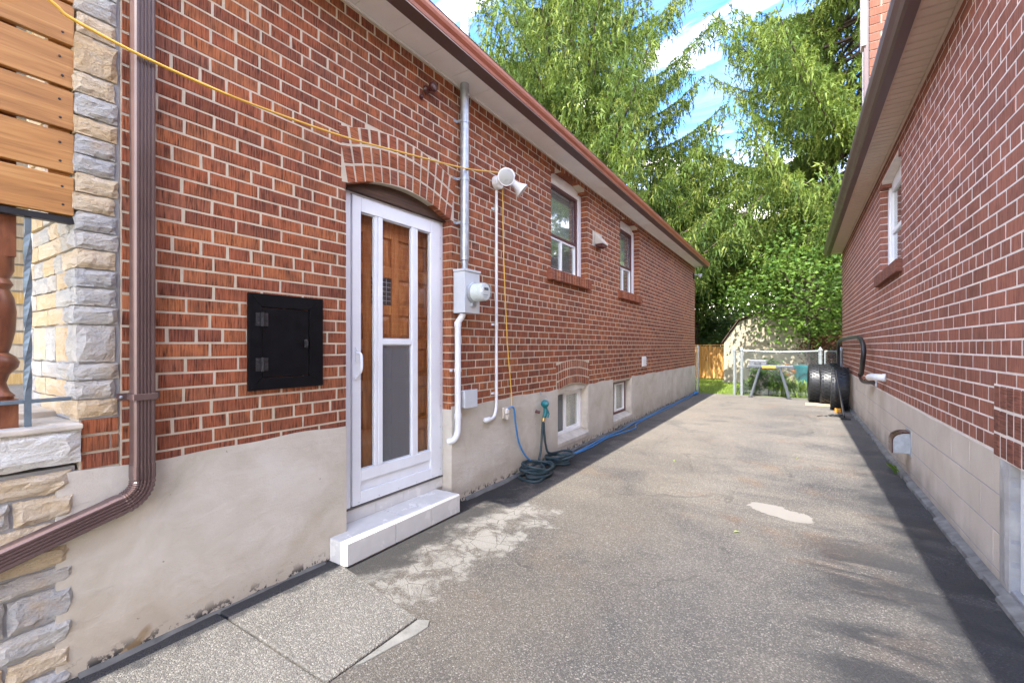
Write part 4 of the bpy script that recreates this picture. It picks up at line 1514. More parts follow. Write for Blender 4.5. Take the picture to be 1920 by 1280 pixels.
tag(POST.build('wooden_post', MAT['post_wood'], None, smooth=True), 'turned reddish wooden porch post beside the iron railing', 'post')
SCR = thing('privacy_screen', 'horizontal cedar plank screen above the iron railing at the porch end', 'screen', (-0.02, 0.0, 1.8))
z = 1.797
for k in range(11):
    h = random.uniform(0.145, 0.153)
    plk = MB().box(-0.028, -0.004 + random.uniform(-0.001, 0.002), -1.2, 0.553 + random.uniform(-0.003, 0.002), z, z + h).build('plank', MAT['plank'], SCR, bevel=0.003)
    nl = MB()
    for q in (0.25, 0.72):
        nl.lathe((-0.0035, 0.515 + random.uniform(-0.006, 0.006), z + h * q), (1, 0, 0), [(0.0045, 0.0), (0.0045, 0.0022), (0.002, 0.003)], 8)
    nl.build('screw_heads', MAT['black_metal'], plk, kind='stuff')
    z += h + random.uniform(0.010, 0.017)
MB().box(-0.075, -0.0285, 0.485, 0.545, 1.794, 3.43).box(-0.075, -0.0285, -0.3, -0.24, 1.794, 3.43).build('batten', MAT['plank'], SCR)

# ------------------------------------------------------------------ things on the left wall
MET = thing('electricity_meter', 'grey electricity meter box with round glass meter beside the door', 'meter', (0.06, 2.92, 1.55))
MB().box(0.002, 0.120, 2.815, 3.015, 1.560, 1.895).build('meter_box', MAT['meter_grey'], MET, bevel=0.004)
MB().box(0.002, 0.128, 2.809, 3.021, 1.8955, 1.915).build('box_lid', MAT['meter_grey'], MET, bevel=0.003)
MY, MZ = 2.917, 1.728
MB().lathe((0.1205, MY, MZ), (1, 0, 0), [(0.086, 0.0), (0.086, 0.018), (0.080, 0.024), (0.074, 0.026)], 28).build('meter_ring', MAT['galv'], MET, smooth=True)
MB().lathe((0.147, MY, MZ), (1, 0, 0), [(0.073, 0.0), (0.072, 0.095), (0.066, 0.105)], 28).build('meter_body', MAT['meter_face'], MET, smooth=True)
MB().lathe((0.1475, MY, MZ), (1, 0, 0), [(0.0755, 0.0), (0.0745, 0.105), (0.064, 0.122), (0.03, 0.127), (0.004, 0.128)], 28).build('meter_glass', MAT['meter_glass'], MET, smooth=True)
d = MB()
d.box(0.2525, 0.2555, MY - 0.020, MY + 0.034, MZ + 0.012, MZ + 0.034)
d.build('display', MAT['lcd'], MET)
d = MB()
d.box(0.2525, 0.254, MY - 0.035, MY + 0.03, MZ - 0.030, MZ - 0.022).box(0.2525, 0.254, MY - 0.03, MY + 0.02, MZ - 0.044, MZ - 0.040)
d.build('nameplate', MAT['galv'], MET)
MB().box(0.1205, 0.140, MY - 0.03, MY + 0.028, MZ - 0.112, MZ - 0.084).build('seal_latch', MAT['galv'], MET, bevel=0.003)

CON = thing('service_conduit', 'grey steel service mast rising from the meter box through the white soffit', 'conduit', (0.055, 2.89, 1.915))
c_ = MB()
c_.tube([(0.055, 2.895, 1.995), (0.055, 2.895, 5.2)], 0.036, 16)
c_.tube([(0.055, 2.895, 1.917), (0.055, 2.895, 1.993)], 0.026, 14)
c_.tube([(0.055, 2.895, 1.960), (0.055, 2.895, 1.985)], 0.030, 14)
c_.build('mast', MAT['galv'], CON, smooth=True)
for zz in (2.30, 2.66, 3.13):
    cl = MB()
    cl.tube([(0.055, 2.895, zz - 0.012), (0.055, 2.895, zz + 0.012)], 0.0395, 16)
    cl.box(0.0015, 0.006, 2.815, 2.862, zz - 0.011, zz + 0.011)
    cl.box(0.0065, 0.05, 2.853, 2.8575, zz - 0.010, zz + 0.010)
    cl.build('clamp', MAT['galv'], CON, smooth=True)

WP = thing('white_pipe', 'thick white plastic pipe running from the meter box down the foundation', 'pipe', (0.04, 2.83, 0.52))
w_ = MB()
w_.tube(spline([(0.06, 2.865, 1.558), (0.055, 2.862, 1.535), (0.040, 2.832, 1.49), (0.038, 2.828, 1.46)], 5), 0.026, 12)
w_.tube([(0.038, 2.828, 1.465), (0.038, 2.828, 0.72)], 0.0255, 14)
w_.tube([(0.038, 2.828, 1.452), (0.038, 2.828, 1.49)], 0.030, 14)
w_.tube([(0.038, 2.828, 0.705), (0.038, 2.828, 0.745)], 0.030, 14)
w_.tube(spline([(0.038, 2.828, 0.725), (0.038, 2.828, 0.64), (0.036, 2.818, 0.575), (0.020, 2.795, 0.535), (-0.02, 2.77, 0.52)], 6), 0.026, 12)
w_.build('pipe', MAT['pvc'], WP, smooth=True)
MB().tube([(0.038, 2.828, 1.085), (0.038, 2.828, 1.11)], 0.0295, 14).box(0.0015, 0.006, 2.77, 2.80, 1.086, 1.109).build('clamp', MAT['pvc'], WP, smooth=True)
JB = thing('junction_box', 'small grey square electrical box on the brick just above the foundation', 'box', (0.04, 3.0, 0.78))
MB().box(0.0045, 0.066, 2.885, 3.045, 0.785, 0.925).build('box_body', MAT['meter_grey'], JB, bevel=0.006)
MB().box(0.0665, 0.071, 2.880, 3.050, 0.780, 0.930).build('cover', MAT['meter_grey'], JB, bevel=0.004)

TP = thing('thin_conduit', 'thin white conduit running down from the twin floodlight to the foundation', 'conduit', (0.03, 3.39, 0.6))
t_ = MB()
t_.tube([(0.025, 3.398, 2.72), (0.025, 3.398, 0.80)], 0.0135, 10)
t_.tube(spline([(0.025, 3.398, 0.81), (0.025, 3.395, 0.73), (0.025, 3.37, 0.665), (0.025, 3.33, 0.636), (0.025, 3.28, 0.632)], 6), 0.0145, 10)
t_.build('pipe', MAT['pvc'], TP, smooth=True)
MB().lathe((0.028, 3.30, 0.634), (0, -1, 0), [(0.018, 0), (0.024, 0.015), (0.024, 0.075), (0.012, 0.095)], 14).build('pipe_end', MAT['pvc'], TP, smooth=True)
for zz in (1.49, 2.55, 0.86):
    MB().tube([(0.025, 3.398, zz - 0.012), (0.025, 3.398, zz + 0.012)], 0.0165, 10).box(0.0015, 0.01, 3.35, 3.386, zz - 0.01, zz + 0.01).build('clamp', MAT['pvc'], TP)

FL = thing('floodlight', 'white twin floodlight on round box high on the brick wall', 'lamp', (0.06, 3.45, 2.7))
f_ = MB()
f_.lathe((0.002, 3.42, 2.80), (1, 0, 0), [(0.062, 0), (0.062, 0.045), (0.055, 0.052)], 24)
f_.build('round_box', MAT['vinyl'], FL, smooth=True)


def lamp(name, base, d, sz, lens):
    d = Vector(d).normalized()
    m_ = MB()
    m_.lathe(base, d, [(0.030 * sz, -0.10 * sz), (0.040 * sz, -0.085 * sz), (0.042 * sz, -0.02), (0.046 * sz, 0.0), (0.085 * sz, 0.075 * sz), (0.090 * sz, 0.085 * sz), (0.088 * sz, 0.095 * sz), (0.080 * sz, 0.096 * sz)], 24)
    o = m_.build(name, MAT['vinyl'], FL, smooth=True)
    b2_ = Vector(base) + d * 0.0962 * sz
    MB().lathe(b2_, d, [(0.079 * sz, 0.0), (0.07 * sz, 0.004), (0.02 * sz, 0.007)], 24).build('lens', lens, o, smooth=True)


lamp('lamp_head', (0.115, 3.385, 2.815), (0.75, -0.62, -0.22), 0.88, MAT['lens'])
lamp('lamp_head', (0.125, 3.585, 2.80), (0.62, 0.45, -0.62), 0.80, MAT['lens'])
MB().tube([(0.055, 3.42, 2.80), (0.09, 3.40, 2.82)], 0.018, 10).build('swivel_arm', MAT['vinyl'], FL)
MB().tube([(0.055, 3.43, 2.81), (0.10, 3.53, 2.84), (0.12, 3.56, 2.83)], 0.020, 10).build('swivel_arm', MAT['vinyl'], FL)
MB().lathe((0.07, 3.48, 2.855), (0.5, 0.3, 0.4), [(0.03, -0.03), (0.045, 0.0), (0.045, 0.07), (0.035, 0.09)], 16).build('sensor', MAT['pvc'], FL, smooth=True)

BELL = thing('porcelain_insulator', 'dark red porcelain wire knob high on the brick wall', 'insulator', (0.03, 2.49, 3.2))
MB().lathe((0.0015, 2.49, 3.215), (1, 0.1, 0.1), [(0.028, 0), (0.034, 0.01), (0.030, 0.022), (0.020, 0.03), (0.022, 0.05), (0.036, 0.06), (0.040, 0.075), (0.034, 0.09), (0.012, 0.098)], 18).build('knob', MAT['ceramic_red'], BELL, smooth=True)
MB().lathe((0.0015, 2.44, 3.14), (1, 0, 0), [(0.016, 0), (0.016, 0.018), (0.008, 0.024)], 12).build('screw_eye', MAT['ceramic_red'], BELL, smooth=True)

VH = thing('vent_hood', 'small cream metal vent hood on brick between the two upper windows', 'vent', (0.05, 5.9, 2.65))
MB().box(0.0015, 0.012, 5.74, 6.06, 2.66, 2.86).build('back_plate', MAT['cement_warm'], VH, bevel=0.003)
MB().prism([(0.0125, 2.845), (0.0125, 2.69), (0.13, 2.69), (0.13, 2.715)], 'y', 5.79, 6.0).build('hood', MAT['cement_warm'], VH, bevel=0.003)
MB().box(0.02, 0.115, 5.81, 5.98, 2.655, 2.689).build('flap', MAT['maroon'], VH)
SV = thing('wall_vent', 'small white louvred vent low on the brick wall', 'vent', (0.02, 8.13, 0.92))
MB().box(0.0015, 0.018, 8.03, 8.25, 0.925, 1.10).build('vent_frame', MAT['vinyl'], SV, bevel=0.003)
for q in range(5):
    MB().prism([(0.0185, 0.94 + q * 0.031), (0.042, 0.94 + q * 0.031 - 0.004), (0.0185, 0.94 + q * 0.031 + 0.014)], 'y', 8.04, 8.24).build('louvre', MAT['vinyl'], SV)
CL = thing('corner_lamp', 'small dark lamp bracket at the far corner under the eave', 'lamp', (0.06, 12.75, 3.1))
MB().box(0.0015, 0.03, 12.70, 12.80, 3.08, 3.24).build('bracket', MAT['black_metal'], CL)
MB().tube([(0.031, 12.75, 3.2), (0.12, 12.75, 3.18)], 0.015, 8).lathe((0.12, 12.75, 3.19), (0.7, 0, -0.4), [(0.03, 0), (0.06, 0.06), (0.06, 0.09)], 14).build('shade', MAT['meter_grey'], CL)

OUT = thing('outdoor_outlet', 'white weathered outdoor power outlet on the foundation', 'outlet', (0.03, 3.57, 0.6))
MB().box(0.0055, 0.030, 3.515, 3.60, 0.605, 0.712).build('outlet_box', MAT['cement_warm'], OUT, bevel=0.005)
MB().box(0.0305, 0.048, 3.535, 3.585, 0.655, 0.70).build('receptacle', MAT['vinyl'], OUT, bevel=0.004)
MB().box(0.031, 0.06, 3.54, 3.58, 0.60, 0.645).build('flap', MAT['cement_warm'], OUT, bevel=0.004)

# cords
yc = MB()
yc.tube(spline([(0.06, -0.2, 2.80), (0.07, 0.2, 2.66), (0.08, 0.463, 2.546), (0.081, 0.534, 2.512), (0.090, 0.78, 2.483), (0.08, 1.149, 2.491), (0.08, 1.696, 2.539), (0.085, 2.211, 2.62), (0.098, 2.84, 2.725), (0.075, 3.36, 2.865)], 8), 0.0062, 8)
yc.tube(spline([(0.04, 3.46, 2.79), (0.035, 3.487, 2.70), (0.03, 3.505, 2.3), (0.03, 3.525, 1.94), (0.03, 3.575, 1.335), (0.03, 3.63, 0.95), (0.035, 3.645, 0.78), (0.04, 3.62, 0.70), (0.05, 3.575, 0.685)], 8), 0.0052, 8)
tag(yc.build('extension_cord', MAT['yellow'], None, smooth=True), 'yellow extension cord strung along the brick wall to the floodlight', 'cord')
bc = MB()
bc.tube(spline([(0.045, 3.565, 0.70), (0.075, 3.59, 0.715), (0.075, 3.625, 0.68), (0.05, 3.70, 0.50), (0.04, 3.78, 0.32), (0.045, 3.92, 0.16), (0.06, 4.08, 0.075), (0.09, 4.25, 0.035), (0.11, 4.6, 0.03), (0.12, 4.95, 0.018), (0.10, 5.6, 0.016), (0.085, 6.0, 0.018), (0.10, 6.6, 0.014), (0.07, 7.4, 0.014), (0.075, 8.3, 0.014), (0.05, 9.4, 0.02), (0.06, 10.5, 0.016), (0.05, 11.6, 0.03), (0.08, 12.5, 0.05)], 8), 0.0095, 8)
bc.tube(spline([(0.13, 4.9, 0.012), (0.15, 5.4, 0.012), (0.12, 6.0, 0.012), (0.19, 6.55, 0.012), (0.22, 6.95, 0.012), (0.13, 7.3, 0.014), (0.10, 8.2, 0.012), (0.11, 9.6, 0.012), (0.09, 10.6, 0.012), (0.10, 11.6, 0.02), (0.09, 12.55, 0.05)], 8), 0.0095, 8)
bc.lathe((0.08, 12.5, 0.05), (0.2, 1, 0), [(0.02, 0), (0.05, 0.04), (0.05, 0.14), (0.02, 0.2)], 10)
tag(bc.build('power_cord', MAT['blue'], None, smooth=True), 'blue power cord running from the outlet along the wall base', 'cord')

# garden hose in two tangled heaps, with spray nozzle hung on a wire
hm = MB()
HN = (0.075, 4.235)


def heap(cx, cy, r, turns, ph, seed):
    rr = random.Random(seed)
    pts = []
    n = turns * 7
    for k in range(n):
        a = ph + 2 * math.pi * k / 7
        q = r * rr.uniform(0.45, 1.05)
        pts.append((max(0.035, cx + math.cos(a) * q * 0.85), cy + math.sin(a) * q * 1.05, 0.016 + 0.075 * (k / n) + 0.045 * rr.random() * (k / n > 0.25)))
    return pts


p1 = [(0.055, 4.235, 0.50), (0.05, 4.225, 0.35), (0.055, 4.19, 0.18), (0.07, 4.13, 0.085)]
p1 += list(reversed(heap(0.16, 3.93, 0.20, 4, 0.4, 3)))
p1 += [(0.30, 3.72, 0.014), (0.20, 3.66, 0.014), (0.075, 3.72, 0.016), (0.06, 3.86, 0.018), (0.14, 4.02, 0.016), (0.2, 4.2, 0.014)]
p1 += heap(0.15, 4.42, 0.19, 4, 2.6, 11)
p1 += [(0.07, 4.36, 0.12), (0.055, 4.30, 0.22), (0.055, 4.265, 0.36), (0.055, 4.255, 0.47)]
hm.tube(spline(p1, 6), 0.0125, 8)
tag(hm.build('garden_hose', MAT['hose'], None, smooth=True), 'dark green hose lying in tangled heaps at the wall base', 'hose')
NZ = thing('spray_nozzle', 'teal garden spray nozzle hanging from a wire above the hose', 'nozzle', (0.06, 4.26, 0.5))
MB().lathe((0.06, 4.262, 0.655), (0.35, -0.25, 0.6), [(0.02, -0.02), (0.040, 0.0), (0.044, 0.025), (0.036, 0.045), (0.01, 0.05)], 16).build('spray_head', MAT['teal'], NZ, smooth=True)
MB().tube(spline([(0.06, 4.265, 0.655), (0.065, 4.278, 0.61), (0.065, 4.272, 0.56), (0.06, 4.248, 0.525)], 5), [0.018, 0.019, 0.020, 0.021, 0.022, 0.023, 0.024, 0.024, 0.025, 0.025, 0.025, 0.024, 0.023, 0.022, 0.02, 0.02], 12).build('grip', MAT['teal'], NZ, smooth=True)
MB().tube([(0.07, 4.31, 0.60), (0.085, 4.318, 0.555), (0.08, 4.30, 0.515)], 0.009, 8).build('trigger', MAT['teal'], NZ, smooth=True)
MB().tube([(0.06, 4.246, 0.523), (0.057, 4.238, 0.482)], 0.017, 10).build('brass_coupling', MAT['brass'], NZ, smooth=True)
MB().tube([(0.006, 4.16, 0.60), (0.05, 4.18, 0.585)], 0.016, 10).build('tap', MAT['maroon'], NZ, smooth=True)
MB().tube(spline([(0.006, 4.27, 0.80), (0.03, 4.24, 0.76), (0.04, 4.35, 0.73), (0.05, 4.33, 0.69), (0.06, 4.265, 0.675)], 6), 0.003, 6).build('wire_hook', MAT['galv'], NZ)

# ------------------------------------------------------------------ right house
XR = 3.27
H2 = thing('brick_house', 'purple brown brick neighbour house on a concrete block foundation', 'house', (7, 4.5, 0))
RE = 13.48
rw = Hole(6.1, 7.53, 2.20, 3.32, 0.07)
rb = Hole(2.25, 3.44, 0.06, 0.70, 0.0, 1.085)
mb = MB()
panel(mb, XR + 0.0014, XR + 0.14, -1.5, RE - 0.012, 0.70, 3.57, [(rw.y0 - EP, rw.y1 + EP, rw.z0, 3.40), (rb.y0, rb.y1, 0, 0.72)])
spandrel(mb, XR + 0.0014, XR + 0.14, rw, 3.40)
mb.box(XR + 0.6, XR + 8, -1.5, RE - 0.02, 0.0, 3.55)
mb.box(XR + 0.141, XR + 0.599, RE - 0.06, RE - 0.012, 0.0, 3.55)
RW = mb.build('wall', MAT['mortar_r'], H2)
brs = lay_bricks(XR, -1, -1.5, RE, 0.725, 3.555, 0.086, 0.262, [rw, rb], 0, 0.05, joint=0.0150)
make_bricks(RW, XR, -1, brs, MAT['brick_r'], 300)
arch(H2, XR, -1, rb, 3, 0.130, 0.088, MAT['brick_r_arch'], MAT['mortar_r'], proud=0.008)
# block foundation
fb = MB()
panel(fb, XR + 0.003, XR + 0.2, -1.5, RE - 0.01, -0.1, 0.705, [(2.25, 3.27, 0.06, 0.705)])
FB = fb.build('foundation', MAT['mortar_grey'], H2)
zs = [(-0.10, 0.088), (0.088, 0.292), (0.292, 0.500), (0.500, 0.716)]
for ri, (a, b) in enumerate(zs):
    y = -1.5 + (0.2 if ri % 2 else 0.0)
    while y < RE:
        y2 = min(y + 0.40, RE)
        segs = [(y, y2)]
        if b > 0.06:
            segs = []
            if y < 2.25:
                segs.append((y, min(y2, 2.25)))
            if y2 > 3.40:
                segs.append((max(y, 3.40), y2))
        for s0, s1 in segs:
            if s1 - s0 > 0.04:
                bb = MB()
                brick_geo(bb, XR - 0.001, -1, s0 + 0.0025, s1 - 0.0025, a + 0.004, b - 0.004, 0.05, random.random(), jit=0.0008)
                bb.build('concrete_block', MAT['block'], FB)
        y = y2
# rough concrete jamb by the basement window
jb = MB()
split_stone(jb, (XR - 0.004, 3.395, 0.04), (0, -1, 0), (0, 0, 1), (-1, 0, 0), 0.125, 0.665, 0.12, nx=5, nz=18, rough=0.012)
jb.build('window_jamb', MAT['cement'], FB)
# footing ledge
lg = MB()
y = -1.5
while y < RE - 0.1:
    y2 = y + 0.25
    wa = 0.045 + random.uniform(-0.01, 0.012)
    lg.prism([(XR + 0.01, -0.05), (XR - wa - 0.01, -0.05), (XR - wa, 0.022 + random.uniform(-0.006, 0.006)), (XR - 0.002, 0.045)], 'y', y, y2)
    y = y2
lg.build('footing', MAT['cement_old'], H2)
# windows
bwm = MB()
x = XR + 0.035
bwm.box(x, x + 0.06, 3.215, 3.268, 0.06, 0.70).box(x, x + 0.06, 2.255, 2.31, 0.06, 0.70)
bwm.box(x, x + 0.06, 2.3105, 3.2145, 0.64, 0.70).box(x, x + 0.06, 2.3105, 3.2145, 0.06, 0.11)
bwm.box(x - 0.012, x + 0.05, 3.12, 3.2145, 0.1105, 0.6395)
bwm.box(x - 0.012, x + 0.05, 2.72, 2.78, 0.1105, 0.6395)
BW = bwm.build('basement_window', MAT['white'], H2, bevel=0.004)
MB().box(x + 0.02, x + 0.024, 2.7805, 3.1195, 0.111, 0.639).box(x + 0.02, x + 0.024, 2.311, 2.7195, 0.111, 0.639).build('pane', MAT['glass'], BW)
MB().box(x + 0.16, x + 0.17, 2.25, 3.27, 0.05, 0.70).build('dark_room', MAT['dark'], BW)
x = XR + 0.10
um = MB()
um.box(x - 0.02, x + 0.06, 7.43, 7.528, 2.2, 3.32).box(x - 0.02, x + 0.06, 6.102, 6.20, 2.2, 3.32)
um.box(x - 0.02, x + 0.06, 6.2005, 7.4295, 2.2, 2.29)
N = 12
for k in range(N):
    a = rw.y0 + 0.002 + (rw.y1 - rw.y0 - 0.004) * k / N
    b = rw.y0 + 0.002 + (rw.y1 - rw.y0 - 0.004) * (k + 1) / N
    um.prism([(a, 3.3205 if k in (0, N - 1) else 3.23), (b, 3.3205 if k in (0, N - 1) else 3.23), (b, rw.head(b) - 0.003 + 0.004), (a, rw.head(a) + 0.001)], 'x', x, x + 0.06)
UW = um.build('window', MAT['vinyl'], H2)
sm = MB()
sm.box(x, x + 0.04, 7.36, 7.4295, 2.2905, 3.229).box(x, x + 0.04, 6.2005, 6.26, 2.2905, 3.229)
sm.box(x, x + 0.04, 6.2605, 7.3595, 2.7, 2.75)
sm.build('sash', MAT['vinyl'], UW, bevel=0.004)
MB().box(x + 0.02, x + 0.024, 6.2605, 7.3595, 2.2905, 2.6995).build('pane', MAT['glass'], UW)
MB().box(x + 0.02, x + 0.024, 6.2605, 7.3595, 2.7505, 3.229).build('pane', MAT['glass'], UW)
MB().box(x + 0.2, x + 0.21, 6.1, 7.53, 2.2, 3.4).build('curtain', MAT['curtain'], UW)
sl = MB()
sl.box(XR - 0.0525, XR + 0.10, 6.04, 7.61, 2.071, 2.186)
SL = sl.build('window_sill', MAT['mortar_r'], H2)
n_ = 21
for k in range(n_):
    bb = MB()
    a = 6.03 + 1.59 * k / n_ + 0.004
    brick_geo(bb, XR - 0.055, -1, a, a + 1.59 / n_ - 0.008, 2.065, 2.192, 0.15, random.random())
    bb.build('brick', MAT['brick_r_arch'], SL)
# soffit, gutter, roof, chimney
R0, R1 = -1.6, 13.60
MB().box(XR - 0.022, XR, R0, R1 - 0.12, 3.532, 3.549).build('soffit_trim', MAT['soffit_tan'], H2)
MB().box(3.030, 3.052, R0, R1, 3.535, 3.556).build('soffit_edge', MAT['soffit_tan'], H2, bevel=0.003)
sfm = MB().box(3.03, XR + 0.02, R0, R1, 3.566, 3.58)
SF = sfm.build('soffit', MAT['soffit_tan'], H2)
y = R0
k = 0
while y < R1 - 0.01:
    y2 = min(y + 0.102, R1)
    if y > 0.5:
        m_ = MB()
        m_.prism([(y + 0.003, 3.5645), (y + 0.014, 3.5640), (y + 0.022, 3.5525), (y2 - 0.003, 3.5525), (y2 - 0.003, 3.5655), (y + 0.003, 3.5655)], 'x', 3.0525, XR - 0.0225)
        m_.build('soffit_panel', MAT['soffit_tan'], SF)
    y = y2
gr = [(3.0295, 3.50), (2.965, 3.50), (2.945, 3.51), (2.930, 3.54), (2.905, 3.575), (2.895, 3.61), (2.895, 3.635), (2.908, 3.640), (2.92, 3.63), (2.96, 3.56), (3.02, 3.56), (3.02, 3.66), (3.0295, 3.66)]
gm = MB()
extrude_y(gm, [(a, b) for a, b in reversed(gr)], R0, R1)
gm.build('gutter', MAT['brown'], H2)
rf = MB()
rf.add([(2.925, R0 - 0.02, 3.665), (2.925, R1 + 0.02, 3.665), (12.2, R1 + 0.02, 3.665), (12.2, R0 - 0.02, 3.665), (7.5, 3, 5.7), (7.5, 9.0, 5.7)],
       [(1, 0, 4, 5), (2, 1, 5), (3, 2, 5, 4), (0, 3, 4)])
rf.add([(2.925, R0 - 0.02, 3.662), (2.925, R1 + 0.02, 3.662), (12.2, R1 + 0.02, 3.662), (12.2, R0 - 0.02, 3.662)], [(0, 1, 2, 3)])
RF = rf.build('roof', MAT['shingle'], H2)
cm = MB()
cm.box(3.03, 3.70, 6.312, 6.95, 3.6, 6.6)
CHM = cm.build('chimney', MAT['mortar_r'], H2)
cb = MB()
z = 3.62
i = 0
while z < 6.5:
    y = 3.025 - (0.11 if i % 2 else 0)
    while y < 3.70:
        a, b = max(y, 3.025), min(y + 0.22, 3.70)
        if b - a > 0.03:
            ins = 0.005
            bb = MB()
            bb.box(a + 0.005, b - 0.005, 6.30, 6.4, z + 0.006, z + 0.087, random.random())
            bb.build('brick', MAT['brick_chim'], CHM)
        y += 0.22
    z += 0.093
    i += 1
MB().box(2.985, 3.0245, 6.30, 6.36, 3.6, 6.5).build('corner_trim', MAT['brown'], CHM)
MB().box(2.96, 3.0, 6.28, 6.42, 4.62, 6.5).build('flashing', MAT['cement_warm'], CHM)

# right wall fixtures
AC = thing('refrigerant_line', 'dark insulated cooling line looping out from the far corner into the wall', 'pipe', (3.15, 9.5, 0.8))
pts = [(3.18, 13.3, 0.75), (3.18, 13.2, 1.25), (3.15, 12.6, 1.39), (3.15, 11.6, 1.42), (3.15, 10.385, 1.435), (3.15, 9.2, 1.435), (3.15, 8.45, 1.40), (3.15, 8.05, 1.27), (3.14, 8.02, 1.10), (3.15, 8.25, 0.95), (3.16, 8.45, 0.87)]
MB().tube(spline(pts, 7), 0.032, 10).build('insulation', MAT['rubber'], AC, smooth=True)
MB().tube(spline([(3.16, 8.42, 0.88), (3.15, 8.48, 0.82), (3.17, 8.3, 0.765), (3.22, 8.0, 0.775), (3.275, 7.85, 0.79)], 6), 0.020, 8).build('cable', MAT['black_metal'], AC, smooth=True)
MB().tube(spline([(3.13, 8.40, 0.89), (3.135, 8.40, 0.83), (3.18, 8.25, 0.79), (3.27, 7.9, 0.80)], 6), 0.012, 8).build('copper_pipe', MAT['ceramic_red'], AC, smooth=True)
MB().box(XR - 0.012, XR - 0.0025, 7.78, 7.9, 0.74, 0.83).build('wall_plate', MAT['pvc'], AC)
PV = thing('exhaust_pipe', 'white plastic exhaust elbow sticking out of brick above the block foundation', 'pipe', (3.2, 7.2, 0.88))
MB().tube(spline([(3.275, 7.05, 0.905), (3.20, 7.10, 0.905), (3.16, 7.25, 0.90), (3.15, 7.42, 0.885)], 6), 0.042, 14).build('elbow', MAT['vinyl'], PV, smooth=True)
MB().tube([(3.268, 7.05, 0.905), (3.235, 7.06, 0.905)], 0.048, 14).build('collar', MAT['vinyl'], PV, smooth=True)
DV = thing('dryer_vent', 'galvanised round topped dryer vent hood on the block foundation', 'vent', (3.2, 5.7, 0.25))
arc = [(XR - 0.035 - 0.10 * math.cos(a), 0.375 + 0.085 * math.sin(a)) for a in [math.pi / 2 * k / 8 for k in range(9)]]
prof = [(XR - 0.0015, 0.265), (XR - 0.135, 0.265)] + arc + [(XR - 0.0015, 0.460)]
MB().prism(prof, 'y', 5.62, 5.80).build('hood', MAT['galv'], DV, bevel=0.004)
rim = MB()
for (a, b) in zip(prof[1:-1], prof[2:]):
    nx_, nz_ = (b[1] - a[1]), -(b[0] - a[0])
    l = math.hypot(nx_, nz_)
    ox, oz = -abs(nx_) / l * 0.008, abs(nz_) / l * 0.008
    rim.prism([a, b, (b[0] + ox, b[1] + oz), (a[0] + ox, a[1] + oz)], 'y', 5.61, 5.81)
rim.build('rim', MAT['ceramic_red'], DV)
MB().box(XR - 0.008, XR - 0.0017, 5.58, 5.84, 0.245, 0.49).build('back_plate', MAT['galv'], DV)

# ------------------------------------------------------------------ back of the drive
random.seed(21)


def tyre(cx, cy, r, w, yaw, lean, label):
    T = thing('tyre', label, 'tyre', (cx, cy, 0.0), group='used tyres at the end of the drive')
    n = 34
    prof = [(-0.30, 0.62), (-0.46, 0.68), (-0.52, 0.80), (-0.50, 0.92), (-0.44, 0.985), (-0.25, 1.0), (0, 1.004), (0.25, 1.0), (0.44, 0.985), (0.50, 0.92), (0.52, 0.80), (0.46, 0.68), (0.30, 0.62)]
    R = Matrix.Rotation(yaw, 3, 'Z') @ Matrix.Rotation(lean, 3, 'Y')
    lift = r * 0.995

    def P(a, s, q, extra=0.0):
        rr = r * q + extra
        v = R @ Vector((s * w, math.cos(a) * rr, math.sin(a) * rr))
        return (cx + v.x, cy + v.y, v.z + lift)
    m_ = MB()
    vs_, fs = [], []
    k_ = len(prof)
    for i in range(n):
        a = 2 * math.pi * i / n
        for s, q in prof:
            vs_.append(P(a, s, q))
    for i in range(n):
        j = (i + 1) % n
        for k in range(k_ - 1):
            fs.append((i * k_ + k, j * k_ + k, j * k_ + k + 1, i * k_ + k + 1))
    m_.add(vs_, fs)
    m_.build('carcass', MAT['rubber'], T, smooth=True)
    tr = MB()
    for row, (s0, s1) in enumerate(((-0.49, -0.33), (-0.29, -0.12), (-0.08, 0.08), (0.12, 0.29), (0.33, 0.49))):
        for i in range(n):
            a0 = 2 * math.pi * (i + 0.5 * (row % 2)) / n
            a1 = a0 + 2 * math.pi / n * 0.60
            sk = 0.10 * (1 if row < 2 else -1 if row > 2 else 0.5)
            q0 = 0.955 if row == 0 else 0.996
            q1 = 0.955 if row == 4 else 0.996
            e = 0.016
            vv = [P(a0, s0, q0, -0.004), P(a1, s0, q0, -0.004), P(a1 + sk * 0.4, s1, q1, -0.004), P(a0 + sk * 0.4, s1, q1, -0.004),
                  P(a0, s0, q0, e), P(a1, s0, q0, e), P(a1 + sk * 0.4, s1, q1, e), P(a0 + sk * 0.4, s1, q1, e)]
            tr.add(vv, [(4, 5, 6, 7), (0, 1, 5, 4), (1, 2, 6, 5), (2, 3, 7, 6), (3, 0, 4, 7)])
    tr.build('tread_blocks', MAT['rubber'], T, kind='stuff')


